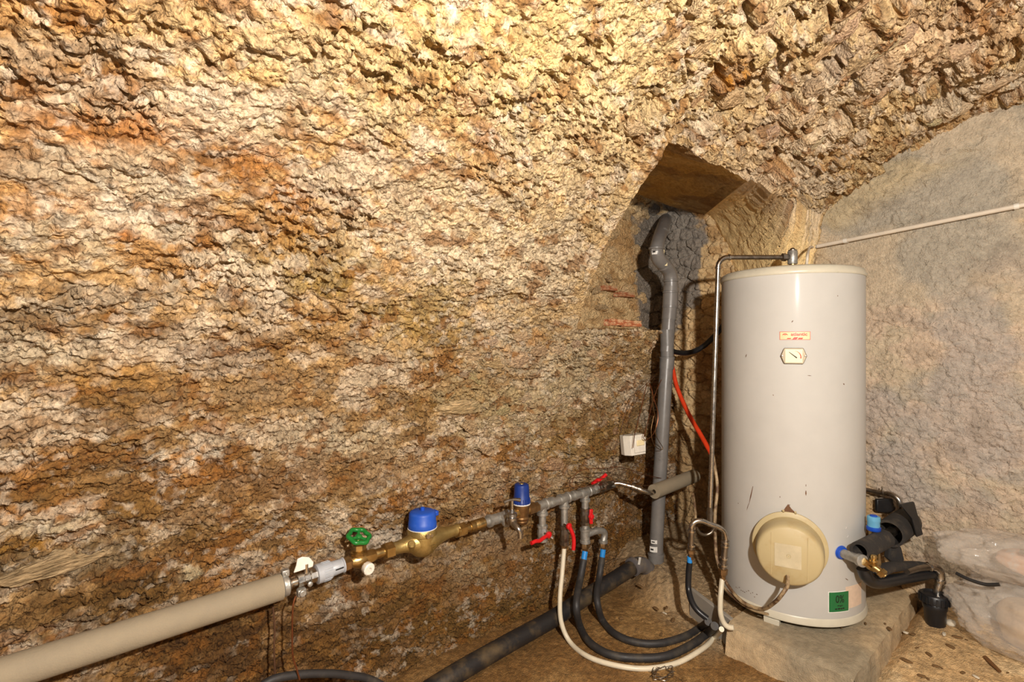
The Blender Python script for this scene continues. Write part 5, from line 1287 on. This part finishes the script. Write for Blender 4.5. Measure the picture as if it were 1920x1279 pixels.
# overflow to the trap
op = thing('overflow_pipe', tuple(atD(1700, 1080, 2.2)), 'overflow pipe in split black foam leading to the floor trap', 'pipe')
lo = spline([atD(1620, 1066, 2.06), atD(1626, 1082, 2.06), atD(1643, 1092, 2.08), atD(1680, 1087, 2.14), atD(1715, 1081, 2.2), atD(1748, 1076, 2.26)], 6)
part('foam_sleeve', MB().tube(lo, .023, 16, [.027 - .007 * k / (len(lo) - 1) for k in range(len(lo))]), M['black'], op, 'black foam sleeve')
up = spline([atD(1648, 1072, 2.06), atD(1668, 1064, 2.12), atD(1695, 1061, 2.18), atD(1722, 1060, 2.24), atD(1742, 1062, 2.28)], 6)
part('foam_sleeve', MB().tube(up, .019, 16, [.024 - .010 * k / (len(up) - 1) for k in range(len(up))]), M['blackfoam'], op)
part('steel_tail', MB().tube(spline([atD(1700, 1072, 2.16), atD(1722, 1066, 2.20), atD(1742, 1064, 2.23)], 5), .013, 14), M['dullsteel'], op)
tr_c = atZ(1754, 1172, .10); tr_t = atD(1757, 1112, 960 * (tr_c.x * FW.x + tr_c.y * FW.y) / 960)
part('bend', MB().tube(spline([atD(1738, 1064, 2.23), atD(1750, 1063, 2.235), atD(1761, 1070, 2.24), atD(1764, 1084, 2.24), atD(1760, 1098, 2.24), atD(1757, 1116, 2.24)], 6), .0165, 16), M['steel'], op)
for x, y, ax in ((1742, 1063, V(.6, -.7, 0)), (1763, 1090, V(0, 0, 1))): part('collar', MB().lathe(atD(x, y, 2.235), ax, [(-.007, .017), (-.005, .0205), (.005, .0205), (.007, .017)], 16), M['steel'], op)
trap = thing('drain_trap', tuple(tr_c), 'small black plastic drain trap with ribbed ring standing on the dirt by the bags', 'drain trap')
tb = V(tr_c.x, tr_c.y, fz(tr_c) - .01); tax = V(.05, .03, 1)
part('cup', MB().lathe(tb, tax, [(0, .033), (.004, .036), (.07, .040), (.075, .043), (.095, .045), (.10, .042)], 28), M['black'], trap)
mb = MB().lathe(tb + tax * .100, tax, [(0, .047), (.003, .053), (.03, .054), (.036, .050), (.038, .040), (.030, .034), (.028, .01)], 36)
for k in range(20):
    an = 2 * PI * k / 20; e = V(math.cos(an), math.sin(an), 0); mb.box(tb + tax * .116 + e * .054, (.006, .007, .028), e, V(-e.y, e.x, 0), UP)
part('ring_nut', mb, M['black'], trap, 'ribbed black ring nut')

# ------------------------------------------------------------------ plastic bags
def n3(p, k, sd): 
    x, y, z = p[..., 0] * k, p[..., 1] * k, p[..., 2] * k
    return (ridged(x + .7 * z, y - .4 * z, 3, sd) + ridged(y + .5 * x + 3, z - .3 * x, 3, sd + 9)) / 2 - .5
def blob(c, rad, amp, k, sd, flat_z, nu=180, nv=110, pinch=0.0):
    a = np.linspace(0, 2 * PI, nu, endpoint=False); b = np.linspace(-PI / 2 + .03, PI / 2 - .03, nv)
    Bv, Av = np.meshgrid(b, a, indexing='ij')
    D = np.stack([np.cos(Bv) * np.cos(Av), np.cos(Bv) * np.sin(Av), np.sin(Bv)], -1)
    e = np.sign(D) * np.abs(D) ** .8
    P = e * np.array(rad)
    Q = P * np.array([1.0, .55, 1.2]) / .15 + sd
    P = P * (1 + amp * n3(Q, k, sd) * 1.5 + amp * .42 * n3(Q, k * 2.4, sd + 40) + amp * .12 * n3(Q, k * 6.5, sd + 60))[..., None]
    P = P + np.array(c); P[..., 2] = np.maximum(P[..., 2], flat_z + .006 * n3(P, 9, sd + 3))
    P[..., 0] = np.minimum(P[..., 0], XEND - .03)
    mb = MB(); mb.v = [Vector(p) for p in P.reshape(-1, 3)]
    for j in range(nv - 1):
        for i in range(nu):
            i2 = (i + 1) % nu; mb.f.append((j * nu + i, j * nu + i2, (j + 1) * nu + i2, (j + 1) * nu + i))
    mb.f.append(tuple(range(nu))[::-1]); mb.f.append(tuple((nv - 1) * nu + i for i in range(nu)))
    return mb
def gz(x, y): return float(floor_h(np.array([x]), np.array([y]))[0])
lb = thing('plastic_bag', (2.87, .0, gz(2.87, .0)), 'larger clear plastic bag with beige filling slumped on the dirt against the end wall', 'bag', 'clear plastic bags by the end wall')
part('film', blob((2.87, .0, .23), (.17, .39, .155), .22, 1.3, 701, gz(2.87, .0) - .005), M['film'], lb, sharp=180)
part('contents', blob((2.89, -.04, .20), (.125, .31, .115), .16, 1.2, 705, gz(2.87, .0) + .004, 48, 32), M['beigepack'], lb, 'beige filling')
ub_ = thing('plastic_bag', (2.88, .05, .36), 'upper clear plastic bag with pinkish packing lying on the larger bag', 'bag', 'clear plastic bags by the end wall')
part('film', blob((2.88, .06, .455), (.145, .375, .085), .26, 1.4, 711, .378), M['film'], ub_, sharp=180)
part('contents', blob((2.885, .0, .45), (.095, .26, .056), .16, 1.2, 715, .388, 48, 32), M['pink'], ub_, 'pinkish packing')
part('dark_strip', MB().tube(spline([V(2.80, .20, .51), V(2.785, .13, .515), V(2.775, .07, .505), V(2.77, .03, .47)], 5), .010, 8), M['gaugef'], ub_, 'dark printed strip')
solo('black_strap', MB().tube(spline([atD(1793, 1075, 2.06), atD(1818, 1087, 2.02), atD(1848, 1096, 1.98), atD(1874, 1096, 1.95)], 6), .007, 8), M['black'], 'black strap pinched between the two plastic bags', 'strap')

# ------------------------------------------------------------------ crumbs and litter on the floor
tw = floor_pts([(1847, 1232), (1858, 1243), (1875, 1259)], .007)
solo('twig', MB().tube(tw, .007, 7, [.007, .008, .006]), M['wood'], 'brown wooden stick lying on the pale dirt at lower right', 'stick')
p = floor_pts([(1783, 1168)], .006)[0]
solo('pebble', blob(tuple(p), (.022, .017, .012), .2, 1.2, 721, p.z - .008, 14, 10), M['pebble'], 'white pebble beside the black drain trap', 'stone')
rnd = random.Random(77)
lit = [(1700, 1188), (1712, 1190), (1742, 1228), (1755, 1250), (1764, 1252), (1728, 1268), (1740, 1274), (1782, 1213), (1812, 1200), (1830, 1270), (1720, 1215), (1795, 1196), (1660, 1170), (1668, 1180), (1578, 1176), (1623, 1170), (1200, 1100), (1230, 1142), (1246, 1150), (1240, 1190), (1195, 1180), (1165, 1160), (1262, 1164), (1250, 1140), (1128, 1208), (1700, 1240), (1806, 1262), (1770, 1190), (1890, 1262), (1846, 1205)]
for i, (x, y) in enumerate(lit):
    onpl = x < 1690 and x > 1400
    p = atZ(x, y, PL_Z + .004) if onpl else floor_pts([(x, y)], .003)[0]
    s_ = rnd.uniform(.003, .008)
    o = solo('dirt_crumb', blob((0, 0, 0), (s_ * rnd.uniform(1.3, 2.8), s_, s_ * .6), .4, 1.6, 730 + i, -s_ * .4, 9, 7), M['clod'] if i % 9 else M['pebble'], *(('small pale crumb of plaster lying among the brown crumbs on the ground', 'crumb', 'pale crumbs on the ground') if i % 9 == 0 else ('small brown crumb on the concrete plinth in front of the water heater', 'crumb', 'brown crumbs on the plinth') if onpl else ('small brown crumb on the pale dirt between plinth and plastic bags', 'crumb', 'brown crumbs on the pale dirt') if x > 1650 else ('small brown crumb on the damp earth inside the loops of hose', 'crumb', 'brown crumbs on the damp earth')))
    o.location = p; o.rotation_euler = (0, 0, rnd.uniform(0, 6))
tw = []
c_ = floor_pts([(1243, 1266)], .004)[0]
for k in range(46):
    an = k * .62; tw.append(c_ + V(math.cos(an) * (.045 + .02 * math.sin(k * 1.7)), math.sin(an) * (.03 + .012 * math.cos(k * 2.1)), .006 + .008 * abs(math.sin(k * 1.3))))
solo('wire_tangle', MB().tube(spline(tw, 4), .0014, 5), M['dullsteel'], 'small tangle of grey wire on the floor below the white hose', 'wire')
